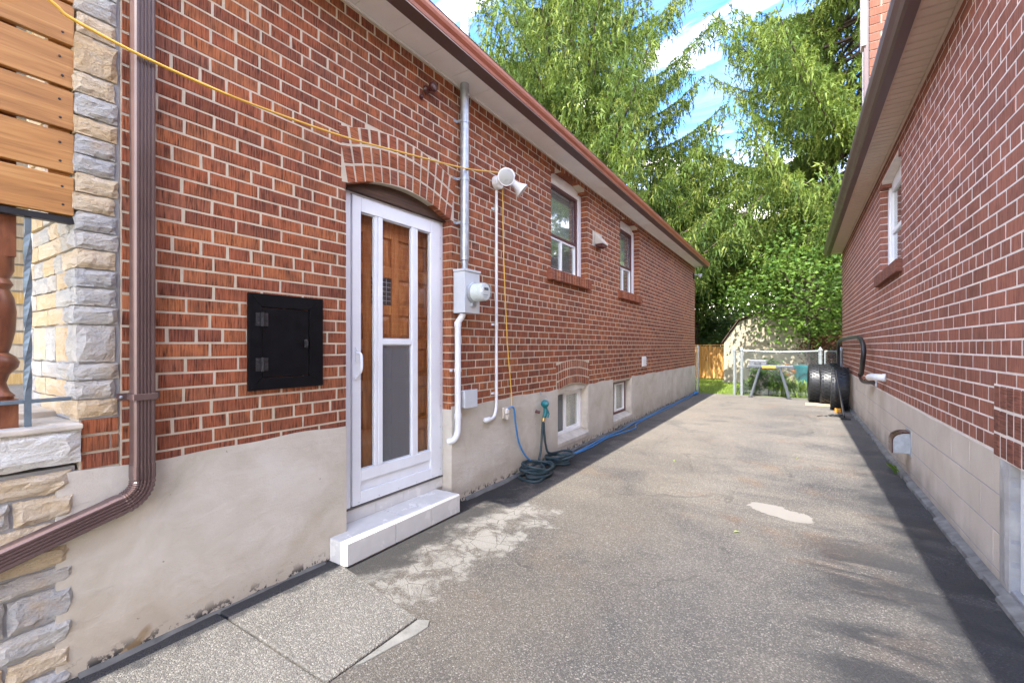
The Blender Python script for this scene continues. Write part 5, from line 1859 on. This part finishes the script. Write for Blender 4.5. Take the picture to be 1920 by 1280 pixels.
tyre(2.93, 12.02, 0.43, 0.31, math.radians(1), 0.0, 'black off-road tyre in the middle of the row, closest to the pale plank')
tyre(3.08, 11.25, 0.43, 0.29, math.radians(-3), 0.03, 'black tyre leaning by the block foundation behind the black bar')
tyre(2.72, 12.55, 0.43, 0.30, math.radians(2), 0.0, 'black tyre at the outer end of the row beside the daylilies')
tyre(3.02, 12.62, 0.44, 0.28, math.radians(4), 0.0, 'black tyre at the back of the row against the brick corner')
PL = MB().box(2.50, 2.96, 11.68, 11.80, 0.002, 0.042)
tag(PL.build('plank', MAT['raw_wood'], None, bevel=0.003), 'pale timber plank lying under the tyres', 'plank')
OB = MB()
OB.box(2.97, 3.07, 10.72, 10.80, 0.002, 0.075)
OB.box(2.985, 3.055, 10.715, 10.7195, 0.02, 0.06)
tag(OB.build('wheel_chock', MAT['orange'], None, bevel=0.006), 'orange plastic block in front of the last tyre', 'chock')
BAR = thing('metal_bar', 'dark flat metal bar standing slanted against the front tyre', 'bar', (3.04, 9.95, 0))
MB().beam((3.055, 9.80, 0.03), (2.985, 10.62, 0.80), 0.10, 0.02, up=(1, 0, 0)).build('bar', MAT['black_metal'], BAR, bevel=0.004)
MB().box(3.00, 3.14, 9.72, 9.86, 0.002, 0.028).build('foot', MAT['rubber'], BAR, bevel=0.006)
SCP = MB()
SCP.tube(spline([(2.80, 10.0, 0.012), (2.92, 10.2, 0.02), (3.02, 10.1, 0.015), (2.94, 9.95, 0.03), (2.86, 10.12, 0.02), (2.98, 10.28, 0.014), (3.08, 10.2, 0.02)], 7), 0.012, 8)
SCP.tube(spline([(2.66, 9.88, 0.010), (2.74, 10.02, 0.012), (2.84, 10.0, 0.016), (2.98, 10.08, 0.02)], 6), 0.006, 6)
tag(SCP.build('scrap_cable', MAT['black_metal'], None, smooth=True), 'short tangle of black cable on the asphalt before the tyres', 'cable')

# work stand
WS = thing('work_stand', 'grey folding work stand with orange clamp in front of chain link fence', 'stand', (1.76, 12.95, 0))
MB().box(1.29, 2.27, 12.90, 12.97, 0.745, 0.805).build('top_beam', MAT['stand_grey'], WS, bevel=0.006)
MB().box(1.29, 2.27, 13.06, 13.13, 0.745, 0.805).build('top_beam', MAT['stand_grey'], WS, bevel=0.006)
for a, b, zz in ((1.255, 1.33, 0.71), (2.23, 2.30, 0.71)):
    MB().box(a, b, 12.88, 13.15, zz, 0.744).build('end_support', MAT['black_metal'], WS, bevel=0.004)
MB().box(1.60, 1.90, 12.885, 12.8995, 0.735, 0.79).build('clamp', MAT['orange'], WS, bevel=0.004)
for (xa, xb) in ((1.55, 1.36), (1.99, 2.18)):
    for (ya, yb_) in ((12.93, 12.80), (13.10, 13.22)):
        MB().beam((xa, ya, 0.745), (xb, yb_, 0.015), 0.055, 0.035).build('leg', MAT['stand_grey'], WS, bevel=0.003)
        MB().box(xb - 0.055, xb + 0.055, yb_ - 0.03, yb_ + 0.03, 0.001, 0.022).build('foot', MAT['black_metal'], WS)
MB().beam((1.50, 12.93, 0.74), (1.30, 12.93, 0.66), 0.02, 0.02).beam((2.05, 12.93, 0.74), (2.25, 12.93, 0.66), 0.02, 0.02).build('brace', MAT['black_metal'], WS)
TB = thing('toolbox', 'silver metal tool case lying on the work stand', 'toolbox', (1.5, 13.0, 0.806))
MB().box(1.31, 1.70, 12.92, 13.12, 0.8065, 0.93).build('case', MAT['case_grey'], TB, bevel=0.012)
MB().box(1.303, 1.707, 12.913, 13.127, 0.90, 0.915).build('lid_rim', MAT['case_grey'], TB)
MB().tube(spline([(1.44, 12.905, 0.87), (1.45, 12.88, 0.875), (1.56, 12.88, 0.875), (1.57, 12.905, 0.87)], 4), 0.008, 8).build('handle', MAT['black_metal'], TB)

# chain link fence
FN = thing('chain_link_fence', 'silver chain link fence across the end of the driveway', 'fence', (1.9, 13.4, 0))
YF = 13.36


def fpost(x, y, h, r, parent, mat=MAT['fencewire']):
    m_ = MB()
    m_.lathe((x, y, -0.05), (0, 0, 1), [(r, 0), (r, h), (r * 1.25, h), (r * 1.25, h + 0.03), (r * 0.6, h + 0.07), (r * 0.3, h + 0.085), (0.003, h + 0.1)], 14)
    m_.build('post', mat, parent, smooth=True)


def mesh_wire(parent, x0, x1, y, z0, z1, dirx=1):
    m_ = MB()
    p = 0.062
    W_, H_ = x1 - x0, z1 - z0
    for sgn in (1, -1):
        k = -H_
        while k < W_:
            # line x = x0 + k + t, z = z0 + t (or mirrored)
            t0, t1 = max(0, -k), min(H_, W_ - k)
            if t1 - t0 > 0.01:
                if sgn > 0:
                    a, b = (x0 + k + t0, z0 + t0), (x0 + k + t1, z0 + t1)
                else:
                    a, b = (x0 + k + t0, z1 - t0), (x0 + k + t1, z1 - t1)
                m_.tube([(a[0], y + 0.003 * sgn, a[1]), (b[0], y + 0.003 * sgn, b[1])], 0.0021, 4, cap=False)
            k += p
    m_.build('wire_mesh', MAT['fencewire'], parent, kind='stuff')


fpost(1.10, YF, 1.22, 0.036, FN)
fpost(2.83, YF, 1.22, 0.040, FN)
MB().tube([(1.10, YF, 1.165), (1.6, YF, 1.145), (2.0, YF, 1.135), (2.83, YF, 1.165)], 0.020, 10).build('top_rail', MAT['fencewire'], FN, smooth=True)
mesh_wire(FN, 1.10, 2.83, YF - 0.024, 0.03, 1.15)
MB().box(1.10, 2.83, YF - 0.03, YF - 0.022, 0.10, 0.106).build('tension_wire', MAT['fencewire'], FN)
for zz in (0.25, 0.7, 1.08):
    MB().tube([(2.83, YF, zz - 0.012), (2.83, YF, zz + 0.012)], 0.046, 12).build('band', MAT['galv'], FN)
    MB().tube([(1.10, YF, zz - 0.012), (1.10, YF, zz + 0.012)], 0.042, 12).build('band', MAT['galv'], FN)
GT = thing('chain_link_gate', 'narrow chain link gate between fence and right house corner', 'gate', (3.05, 13.4, 0))
fpost(3.24, YF, 1.22, 0.040, GT, MAT['galv'])
m_ = MB()
m_.tube([(2.92, YF, 0.08), (2.92, YF, 1.16)], 0.016, 8).tube([(3.17, YF, 0.08), (3.17, YF, 1.16)], 0.016, 8)
m_.tube([(2.92, YF, 1.16), (3.17, YF, 1.16)], 0.016, 8).tube([(2.92, YF, 0.08), (3.17, YF, 0.08)], 0.016, 8)
m_.build('gate_frame', MAT['fencewire'], GT, smooth=True)
mesh_wire(GT, 2.92, 3.17, YF, 0.09, 1.15)
SG = thing('open_gate', 'chain link gate standing open edge-on at the lawn, beside the shed', 'gate', (0.93, 13.1, 0))
fpost(0.93, 13.30, 1.2, 0.032, SG)
m_ = MB()
for zz in (0.1, 1.12):
    m_.tube([(0.96, 13.34, zz), (1.02, 14.3, zz)], 0.015, 8)
m_.tube([(0.96, 13.34, 0.1), (0.96, 13.34, 1.12)], 0.015, 8).tube([(1.02, 14.3, 0.1), (1.02, 14.3, 1.12)], 0.015, 8)
m_.build('gate_frame', MAT['fencewire'], SG, smooth=True)
hp = MB()
hp.lathe((0.05, 13.10, -0.05), (0, 0, 1), [(0.026, 0), (0.026, 1.30), (0.032, 1.30), (0.032, 1.33), (0.006, 1.36)], 12)
hp.lathe((0.05, 13.10, 0.60), (0, 0, 1), [(0.032, 0), (0.032, 0.03)], 12)
tag(hp.build('fence_post', MAT['galv'], None, smooth=True), 'slim grey steel post at the far corner of the red brick house', 'post')

# wooden fence
WF = thing('wooden_fence', 'orange stained cedar board fence behind the lawn', 'fence', (-0.5, 18.8, 0))
random.seed(5)
x = -3.4
while x < 0.10:
    w = random.uniform(0.135, 0.15)
    t = MB()
    hh = 1.28 + random.uniform(-0.02, 0.02)
    yo = random.uniform(0, 0.008)
    t.prism([(x, 0.04), (x + w - 0.008, 0.04), (x + w - 0.008, hh - 0.03), (x + w - 0.04, hh), (x + 0.03, hh), (x, hh - 0.03)], 'y', 18.80 + yo, 18.82 + yo)
    t.build('plank', MAT['fence_wood'], WF)
    x += w
MB().box(-3.4, 0.10, 18.83, 18.87, 0.3, 0.39).box(-3.4, 0.10, 18.83, 18.87, 1.0, 1.09).build('rail', MAT['fence_wood'], WF)
MB().box(-3.4, 0.10, 18.77, 18.90, 1.305, 1.34).build('cap_rail', MAT['fence_wood'], WF)
for xx in (-2.6, -0.93):
    MB().box(xx, xx + 0.09, 18.831, 18.92, 0, 1.30).build('post', MAT['fence_wood'], WF)
MB().box(-0.66, -0.64, 18.77, 18.80, 0.7, 0.95).build('latch', MAT['black_metal'], WF)

# shed
SH = thing('garden_shed', 'beige garden shed with grooved panels and gabled front behind the fence', 'shed', (1.4, 18.5, 0))
gab = [(0.14, 0.06), (2.62, 0.06), (2.62, 1.42), (2.12, 2.16), (1.38, 2.42), (0.64, 2.16), (0.14, 1.42)]
m_ = MB()
m_.prism(gab, 'y', 17.52, 20.0)
m_.build('shed_body', MAT['shed'], SH)
edges = [0.14, 0.50, 0.62, 0.98, 1.36, 1.40, 1.76, 2.12, 2.28, 2.62]


def gtop(x):
    for (xa, za), (xb, zb) in zip([(0.14, 1.42), (0.64, 2.16), (1.38, 2.42), (2.12, 2.16)], [(0.64, 2.16), (1.38, 2.42), (2.12, 2.16), (2.62, 1.42)]):
        if xa <= x <= xb:
            return za + (zb - za) * (x - xa) / (xb - xa)
    return 1.42


x = 0.15
k = 0
while x < 2.60:
    x2 = min(x + 0.185, 2.61)
    top = min(gtop(x), gtop(x2)) - 0.02
    p = MB()
    if 0.62 < (x + x2) / 2 < 2.14:
        p.box(x + 0.012, x2 - 0.012, 17.500, 17.519, 1.34, top)
    else:
        p.box(x + 0.012, x2 - 0.012, 17.500, 17.519, 0.09, top)
    p.build('panel', MAT['shed'], SH)
    x = x2
for a, b in ((0.70, 1.36), (1.40, 2.06)):
    dd = MB()
    dd.box(a, b, 17.500, 17.5195, 0.10, 1.27)
    DD = dd.build('shed_door', MAT['shed'], SH, bevel=0.006)
    for q in range(3):
        pa = a + 0.03 + q * (b - a - 0.06) / 3
        MB().box(pa + 0.012, pa + (b - a - 0.06) / 3 - 0.012, 17.488, 17.4995, 0.18, 1.20).build('panel', MAT['shed'], DD, bevel=0.004)
MB().box(0.62, 2.14, 17.492, 17.5185, 1.285, 1.325).build('door_head', MAT['shed'], SH)
MB().box(0.10, 2.66, 17.45, 20.05, 0.0, 0.06).build('shed_base', MAT['cement'], SH)
rr_ = MB()
for (xa, za), (xb, zb) in zip([(0.06, 1.36), (0.62, 2.20), (1.38, 2.46), (2.14, 2.20)], [(0.62, 2.20), (1.38, 2.46), (2.14, 2.20), (2.70, 1.36)]):
    rr_.prism([(xa, za), (xb, zb), (xb, zb + 0.035), (xa, za + 0.035)], 'y', 17.42, 20.1)
rr_.build('shed_roof', MAT['shingle'], SH)


# ------------------------------------------------------------------ vegetation
def tri_mesh(name, V, F, tint, mat):
    """V (n,3), F (m,k) with k = 3 or 4"""
    me = bpy.data.meshes.new(name)
    m, k = F.shape
    me.vertices.add(len(V))
    me.vertices.foreach_set('co', V.astype(np.float32).ravel())
    me.loops.add(m * k)
    me.loops.foreach_set('vertex_index', F.astype(np.int32).ravel())
    me.polygons.add(m)
    me.polygons.foreach_set('loop_start', (np.arange(m) * k).astype(np.int32))
    me.polygons.foreach_set('loop_total', np.full(m, k, np.int32))
    me.update(calc_edges=True)
    a = me.attributes.new('tint', 'FLOAT', 'FACE')
    a.data.foreach_set('value', tint.astype(np.float32))
    me.materials.append(mat)
    return me


def blades(B, D, L, W, rg, tint, cross=1, kite=0.4):
    """kite shaped blades from base points B along D"""
    Vs, Ts = [], []
    n = len(B)
    for c in range(cross):
        R = rg.normal(size=(n, 3))
        S = np.cross(D, R)
        S /= np.linalg.norm(S, axis=1, keepdims=True) + 1e-9
        m_ = B + D * (L * kite)[:, None]
        tip = B + D * L[:, None]
        Vs.append(np.stack([B, m_ + S * (W / 2)[:, None], tip, m_ - S * (W / 2)[:, None]], 1))
        Ts.append(tint)
    V = np.concatenate(Vs).reshape(-1, 3)
    F = np.arange(len(V)).reshape(-1, 4)
    return V, F, np.concatenate(Ts)


def norm(a):
    return a / (np.linalg.norm(a, axis=1, keepdims=True) + 1e-9)


def spruce(name_label, x, y, H, R, zlow, seed, nwh, skip_az=None, thin=1.0, tassel=1.0, bend=None, taper=0.85):
    rg = np.random.default_rng(seed)
    root = thing('spruce_tree', name_label, 'tree', (x, y, 0), group='tall spruces behind the houses')
    wood = MB()
    lean = rg.normal(size=2) * 0.15
    tp = [(x + lean[0] * (k / 8) ** 2, y + lean[1] * (k / 8) ** 2, -0.1 + (H + 0.1) * k / 8) for k in range(9)]
    wood.tube(tp, [0.26 * (1 - 0.93 * k / 8) * (H / 16) + 0.015 for k in range(9)], 10)
    TB_, TD, TL, TW, TT = [], [], [], [], []
    zs_ = np.linspace(zlow, H - 0.4, nwh)
    for wz in zs_:
        nb = rg.integers(4, 7)
        a0 = rg.uniform(0, 6.28)
        for bi in range(nb):
            if rg.random() > thin:
                continue
            az = a0 + bi * 6.283 / nb + rg.normal() * 0.25
            if skip_az and skip_az(az, wz):
                continue
            t = (wz - zlow * 0.4) / (H - zlow * 0.4)
            Lb = R * (1 - t) ** taper * rg.uniform(0.72, 1.12) + 0.25
            z0 = wz + rg.normal() * 0.12
            dirh = np.array([math.cos(az), math.sin(az), 0.0])
            side = np.array([-dirh[1], dirh[0], 0.0])
            n = max(5, int(Lb / 0.3))
            s = np.linspace(0, 1, n + 1)
            dz0 = (0.22 - 0.42 * (1 - t)) * Lb       # lower branches sag
            zz = z0 + dz0 * s * 1.2 - 0.18 * Lb * np.sin(s * math.pi) * (1 - t * 0.5) + 0.20 * Lb * s ** 3
            wig = rg.normal() * 0.06 * Lb
            P = np.stack([x + dirh[0] * Lb * s + side[0] * wig * s ** 2, y + dirh[1] * Lb * s + side[1] * wig * s ** 2, zz], 1)
            wood.tube([tuple(p) for p in P], [max(0.006, (0.018 + 0.011 * Lb) * (1 - 0.9 * q)) for q in s], 5, cap=False)
            # secondary shoots
            ns = int(Lb / 0.135)
            for k in range(ns):
                u = 0.16 + 0.84 * (k + rg.random()) / ns
                i = min(n - 1, int(u * n))
                fr_ = u * n - i
                p0 = P[i] * (1 - fr_) + P[i + 1] * fr_
                tan = (P[i + 1] - P[i])
                tan /= np.linalg.norm(tan)
                sg = 1 if k % 2 else -1
                ls = (0.18 + 0.34 * Lb * (1 - u) ** 0.7 * u ** 0.3) * rg.uniform(0.6, 1.15)
                ls = min(ls, 1.3)
                d2 = tan * 0.75 + side * sg * rg.uniform(0.5, 1.0) + np.array([0, 0, rg.uniform(-0.25, 0.1)])
                d2 /= np.linalg.norm(d2)
                m = max(3, int(ls / 0.07))
                q = (np.arange(m) + rg.random(m)) / m
                sag = 0.35 * ls * q ** 2
                pb_ = p0 + d2 * (ls * q)[:, None]
                pb_[:, 2] -= sag
                # needle sprays along the shoot: several thin blades at each node
                ct = rg.random()
                for rep in range(3):
                    TT.append(np.clip(ct * 0.7 + rg.random(m) * 0.3, 0, 1))
                    TB_.append(pb_ + rg.normal(size=(m, 3)) * 0.015)
                    TD.append(norm(d2 * 0.8 + rg.normal(size=(m, 3)) * 0.6 + np.array([0, 0, -0.1])))
                    TL.append(rg.uniform(0.08, 0.19, m))
                    TW.append(rg.uniform(0.038, 0.060, m))
                # hanging tassels, each a string of short needles
                keep = rg.random(m) < 0.85 * tassel
                mm = int(keep.sum())
                if mm:
                    base = pb_[keep]
                    ln = rg.uniform(0.12, 0.62, mm) * (0.4 + 0.6 * tassel)
                    ax = norm(np.array([0, 0, -1.0]) + rg.normal(size=(mm, 3)) * 0.14 + d2 * 0.12)
                    for q_ in (0.0, 0.25, 0.5, 0.75):
                        TT.append(np.clip(ct * 0.7 + rg.random(mm) * 0.3, 0, 1))
                        TB_.append(base + ax * (ln * q_)[:, None])
                        TD.append(norm(ax + rg.normal(size=(mm, 3)) * 0.30))
                        TL.append(ln * 0.38 + 0.04)
                        TW.append(rg.uniform(0.040, 0.066, mm))
    B = np.concatenate(TB_)
    D = np.concatenate(TD)
    L = np.concatenate(TL)
    Wd = np.concatenate(TW)
    tint = np.concatenate(TT)
    S_ = norm(np.cross(D, rg.normal(size=D.shape)))
    V = np.stack([B + S_ * (Wd / 2)[:, None], B + D * L[:, None], B - S_ * (Wd / 2)[:, None]], 1).reshape(-1, 3)
    F = np.arange(len(V)).reshape(-1, 3)
    T = tint
    # world -> object
    V = V - np.array([x, y, 0.0])
    o = link_mesh('crown', tri_mesh('crown', V, F, T, MAT['spruce']), root, (x, y, 0))
    wood.build('trunk', MAT['bark'], root, smooth=True)
    return root


spruce('big spruce with drooping tassels behind the red brick house', -5.3, 16.3, 25.0, 7.6, 4.3, 11, 52, taper=0.88, thin=0.9)
spruce('big spruce behind the purple brown brick house, bare limbs showing', 4.4, 19.4, 25.0, 7.2, 5.0, 12, 56, tassel=0.85, taper=0.80, thin=1.0)
spruce('lower spruce standing between the two big spruces', -2.2, 21.5, 9.8, 5.0, 4.9, 13, 26, taper=0.55, thin=0.85)


def broadleaf(label, x, y, H, R, zc, nclump, nleaf, lsz, mat, seed, trunk_r=0.12, squash=0.8, group=None, name='leafy_tree', droop=0.0, flat=0.0):
    rg = np.random.default_rng(seed)
    root = thing(name, label, 'tree' if 'tree' in name or name == 'sapling' else 'shrub', (x, y, 0), group=group)
    wood = MB()
    top = np.array([x + rg.normal() * 0.1, y + rg.normal() * 0.1, zc + 0.2 * R])
    wood.tube([(x, y, -0.1), (x + 0.03, y, zc * 0.5), tuple(top)], [trunk_r, trunk_r * 0.75, trunk_r * 0.35], 9)
    Bs, Ds, Ls, Ws, Ts = [], [], [], [], []
    for c in range(nclump):
        v = rg.normal(size=3)
        v /= np.linalg.norm(v)
        rr = rg.uniform(0.35, 1.0) ** 0.6
        cp = np.array([x, y, zc]) + v * np.array([R, R, (H - zc) if v[2] > 0 else R * squash]) * rr
        cp[2] -= droop * np.hypot(cp[0] - x, cp[1] - y)
        st = np.array([x, y, max(0.3, zc - R * squash * 0.6 + rg.uniform(0, 0.8) * (cp[2] - zc + R * 0.6))])
        md = st * 0.45 + cp * 0.55 + rg.normal(size=3) * 0.08 * R
        wood.tube(spline([tuple(st), tuple(md), tuple(cp)], 4), [max(0.004, trunk_r * 0.32 * (1 - q / 9)) for q in range(9)], 5, cap=False)
        cr = R * rg.uniform(0.16, 0.34)
        m = int(nleaf * rg.uniform(0.6, 1.4))
        off = rg.normal(size=(m, 3)) * cr * np.array([1, 1, 0.55])
        b = cp + off
        d = norm(rg.normal(size=(m, 3)) * np.array([1, 1, 0.5]) + np.array([0, 0, -0.35]))
        Bs.append(b)
        Ds.append(d)
        Ls.append(rg.uniform(0.7, 1.3, m) * lsz)
        Ws.append(rg.uniform(0.5, 0.85, m) * lsz)
        Ts.append(np.clip(rg.uniform(0, 0.45) + rg.random(m) * 0.55, 0, 1))
    V, F, T = blades(np.concatenate(Bs), np.concatenate(Ds), np.concatenate(Ls), np.concatenate(Ws), rg, np.concatenate(Ts), 1, 0.5)
    V = V - np.array([x, y, 0.0])
    link_mesh('crown', tri_mesh('crown', V, F, T, mat), root, (x, y, 0))
    wood.build('trunk', MAT['bark'], root, smooth=True)
    return root


broadleaf('rounded green maple tree behind the cedar fence', -1.35, 20.8, 6.4, 1.9, 4.2, 60, 150, 0.16, MAT['maple'], 31, 0.12, 0.9)
broadleaf('young slender tree with bright layered leaves in front of the shed', 2.6, 15.9, 4.9, 1.9, 3.0, 54, 110, 0.12, MAT['sapling'], 32, 0.045, 0.75, name='sapling', droop=0.15)
broadleaf('bronze leaved shrub past the gate', 3.35, 16.6, 1.75, 0.85, 1.1, 26, 90, 0.09, MAT['redleaf'], 33, 0.03, 0.9, name='bronze_shrub')
HG = 'dark trees closing the yard behind the shed'
for i, (px_, py_, hh, R_, zc) in enumerate([(-2.4, 30, 7.5, 3.0, 3.8), (1.6, 29, 5.6, 2.6, 2.8), (5.2, 30, 7.0, 3.2, 3.4), (3.8, 24.5, 4.6, 1.9, 2.4), (6.4, 22.0, 5.2, 2.2, 2.7)]):
    broadleaf('dark broadleaf tree in the far row beyond the garden shed', px_, py_, hh, R_, zc, 50, 110, 0.26, MAT['darkleaf'], 40 + i, 0.14, 1.05, group=HG)
hb = broadleaf('dense dark hedge bush filling the ground behind the cedar fence', -1.6, 21.5, 2.9, 2.2, 1.3, 60, 120, 0.17, MAT['darkleaf'], 71, 0.06, 0.6, name='hedge_bush')
broadleaf('low dark bush behind the shed corner under the young tree', 3.6, 19.2, 2.3, 1.2, 1.2, 40, 110, 0.13, MAT['darkleaf'], 72, 0.05, 0.9, name='low_bush')


# plants before the fence
def strap_plant(label, x, y, n, h, mat, seed, flowers=0, name='daylily'):
    rg = np.random.default_rng(seed)
    root = thing(name, label, 'plant', (x, y, 0))
    m_ = MB()
    for k in range(n):
        az = rg.uniform(0, 6.28)
        l = h * rg.uniform(0.7, 1.2)
        out = l * rg.uniform(0.25, 0.7)
        bx, by = x + rg.normal() * 0.07, y + rg.normal() * 0.07
        w = rg.uniform(0.012, 0.02)
        pts = []
        for q in np.linspace(0, 1, 6):
            pts.append((bx + math.cos(az) * out * q, by + math.sin(az) * out * q, l * (1.5 * q - 0.85 * q * q)))
        s = (-math.sin(az), math.cos(az))
        vs_, fs = [], []
        for i, p in enumerate(pts):
            ww = w * (1 - (i / 5) ** 2) + 0.001
            vs_ += [(p[0] - s[0] * ww, p[1] - s[1] * ww, p[2]), (p[0] + s[0] * ww, p[1] + s[1] * ww, p[2])]
        for i in range(5):
            fs.append((2 * i, 2 * i + 1, 2 * i + 3, 2 * i + 2))
        m_.add(vs_, fs, float(rg.random()))
    m_.build('leaves', mat, root, kind='stuff')
    for k in range(flowers):
        fx, fy, fz = x + rg.normal() * 0.14, y + rg.normal() * 0.1 - 0.05, h * rg.uniform(0.95, 1.3)
        s_ = MB()
        s_.tube([(x, y, 0), (fx, fy, fz)], 0.005, 5)
        st_ = s_.build('stalk', mat, root)
        f_ = MB()
        for a in range(6):
            an = a * math.pi / 3
            c, s2_ = math.cos(an), math.sin(an)
            f_.add([(fx, fy, fz), (fx + c * 0.035 - s2_ * 0.018, fy + s2_ * 0.035 + c * 0.018, fz + 0.035), (fx + c * 0.075, fy + s2_ * 0.075, fz + 0.04), (fx + c * 0.035 + s2_ * 0.018, fy + s2_ * 0.035 - c * 0.018, fz + 0.035)], [(0, 1, 2, 3)])
        f_.build('flower', MAT['leaf_petal'], st_)
    return root


strap_plant('bright yellow green daylily clump with orange flowers right of the work stand', 2.10, 13.55, 90, 0.62, MAT['lily'], 51, 4)
strap_plant('daylily clump tucked beside the outermost tyre', 2.42, 13.5, 80, 0.55, MAT['lily'], 52, 2)
strap_plant('small low daylily under the beam of the work stand', 1.92, 13.6, 60, 0.42, MAT['lily'], 53, 0)
broadleaf('leafy green vine plant growing behind the legs of the work stand', 1.70, 13.6, 0.95, 0.34, 0.5, 22, 45, 0.10, MAT['maple'], 54, 0.012, 1.2, name='vine_plant')
broadleaf('low leafy plant at the fence post beside the open gate', 1.28, 13.7, 0.45, 0.26, 0.22, 14, 40, 0.09, MAT['sapling'], 55, 0.01, 0.8, name='leafy_plant')
sm_ = MB()
sm_.lathe((1.58, 13.75, -0.03), (0, 0, 1), [(0.20, 0), (0.18, 0.1), (0.17, 0.5), (0.165, 0.62), (0.15, 0.63)], 14)
tag(sm_.build('tree_stump', MAT['cement_warm'], None, smooth=True), 'pale weathered stump among the plants behind the stand', 'stump')
tb = MB()
tb.lathe((2.55, 14.1, 0), (0, 0, 1), [(0.22, 0), (0.28, 0.7), (0.30, 0.74), (0.30, 0.78), (0.26, 0.78), (0.22, 0.6)], 18)
tag(tb.build('garden_tub', MAT['teal'], None, smooth=True), 'teal plastic garden tub behind the chain link fence', 'tub')
wd_ = MB()
rg = np.random.default_rng(4)
for k in range(18):
    az, l = rg.uniform(2.0, 4.3), rg.uniform(0.04, 0.09)
    bx, by = 3.21 + rg.normal() * 0.012, 6.02 + rg.normal() * 0.09
    c, s = math.cos(az), math.sin(az)
    wd_.add([(bx, by, 0), (bx + c * l * .4 - s * .012, by + s * l * .4 + c * .012, l * .7), (bx + c * l * .8, by + s * l * .8, l), (bx + c * l * .4 + s * .012, by + s * l * .4 - c * .012, l * .7)], [(0, 1, 2, 3)], float(rg.random()))
tag(wd_.build('weed', MAT['sapling'], None), 'small green weed growing at the block foundation by the vent', 'weed')

lf = MB()
for (lx, ly, az) in ((1.985, 3.45, 0.5), (1.2, 5.2, 2.0), (2.35, 6.1, 1.1)):
    c, s = math.cos(az), math.sin(az)
    f_ = MB()
    f_.add([(lx, ly, 0.003), (lx + c * 0.02 - s * 0.012, ly + s * 0.02 + c * 0.012, 0.010), (lx + c * 0.05, ly + s * 0.05, 0.006), (lx + c * 0.02 + s * 0.012, ly + s * 0.02 - c * 0.012, 0.012)], [(0, 1, 2, 3)], 0.8)
    tag(f_.build('fallen_leaf', MAT['lily'], None), 'tiny yellow green leaf lying loose on the open asphalt', 'leaf', 'leaves fallen on the driveway')

# lawn grass blades in view
rg = np.random.default_rng(9)
n = 9000
B = np.stack([rg.uniform(-1.6, 1.0, n), rg.uniform(13.2, 18.7, n), np.full(n, -0.03)], 1)
D = norm(np.stack([rg.normal(size=n) * 0.35, rg.normal(size=n) * 0.35, np.ones(n)], 1))
V, F, T = blades(B, D, rg.uniform(0.05, 0.11, n), rg.uniform(0.006, 0.012, n), rg, rg.random(n), 1, 0.4)
o = link_mesh('grass', tri_mesh('grass', V, F, T, MAT['grass']))
o['kind'] = 'stuff'
MB().box(1.15, 3.4, 13.17, 14.4, -0.2, -0.012).build('garden_bed', MAT['lawn'])['kind'] = 'structure'
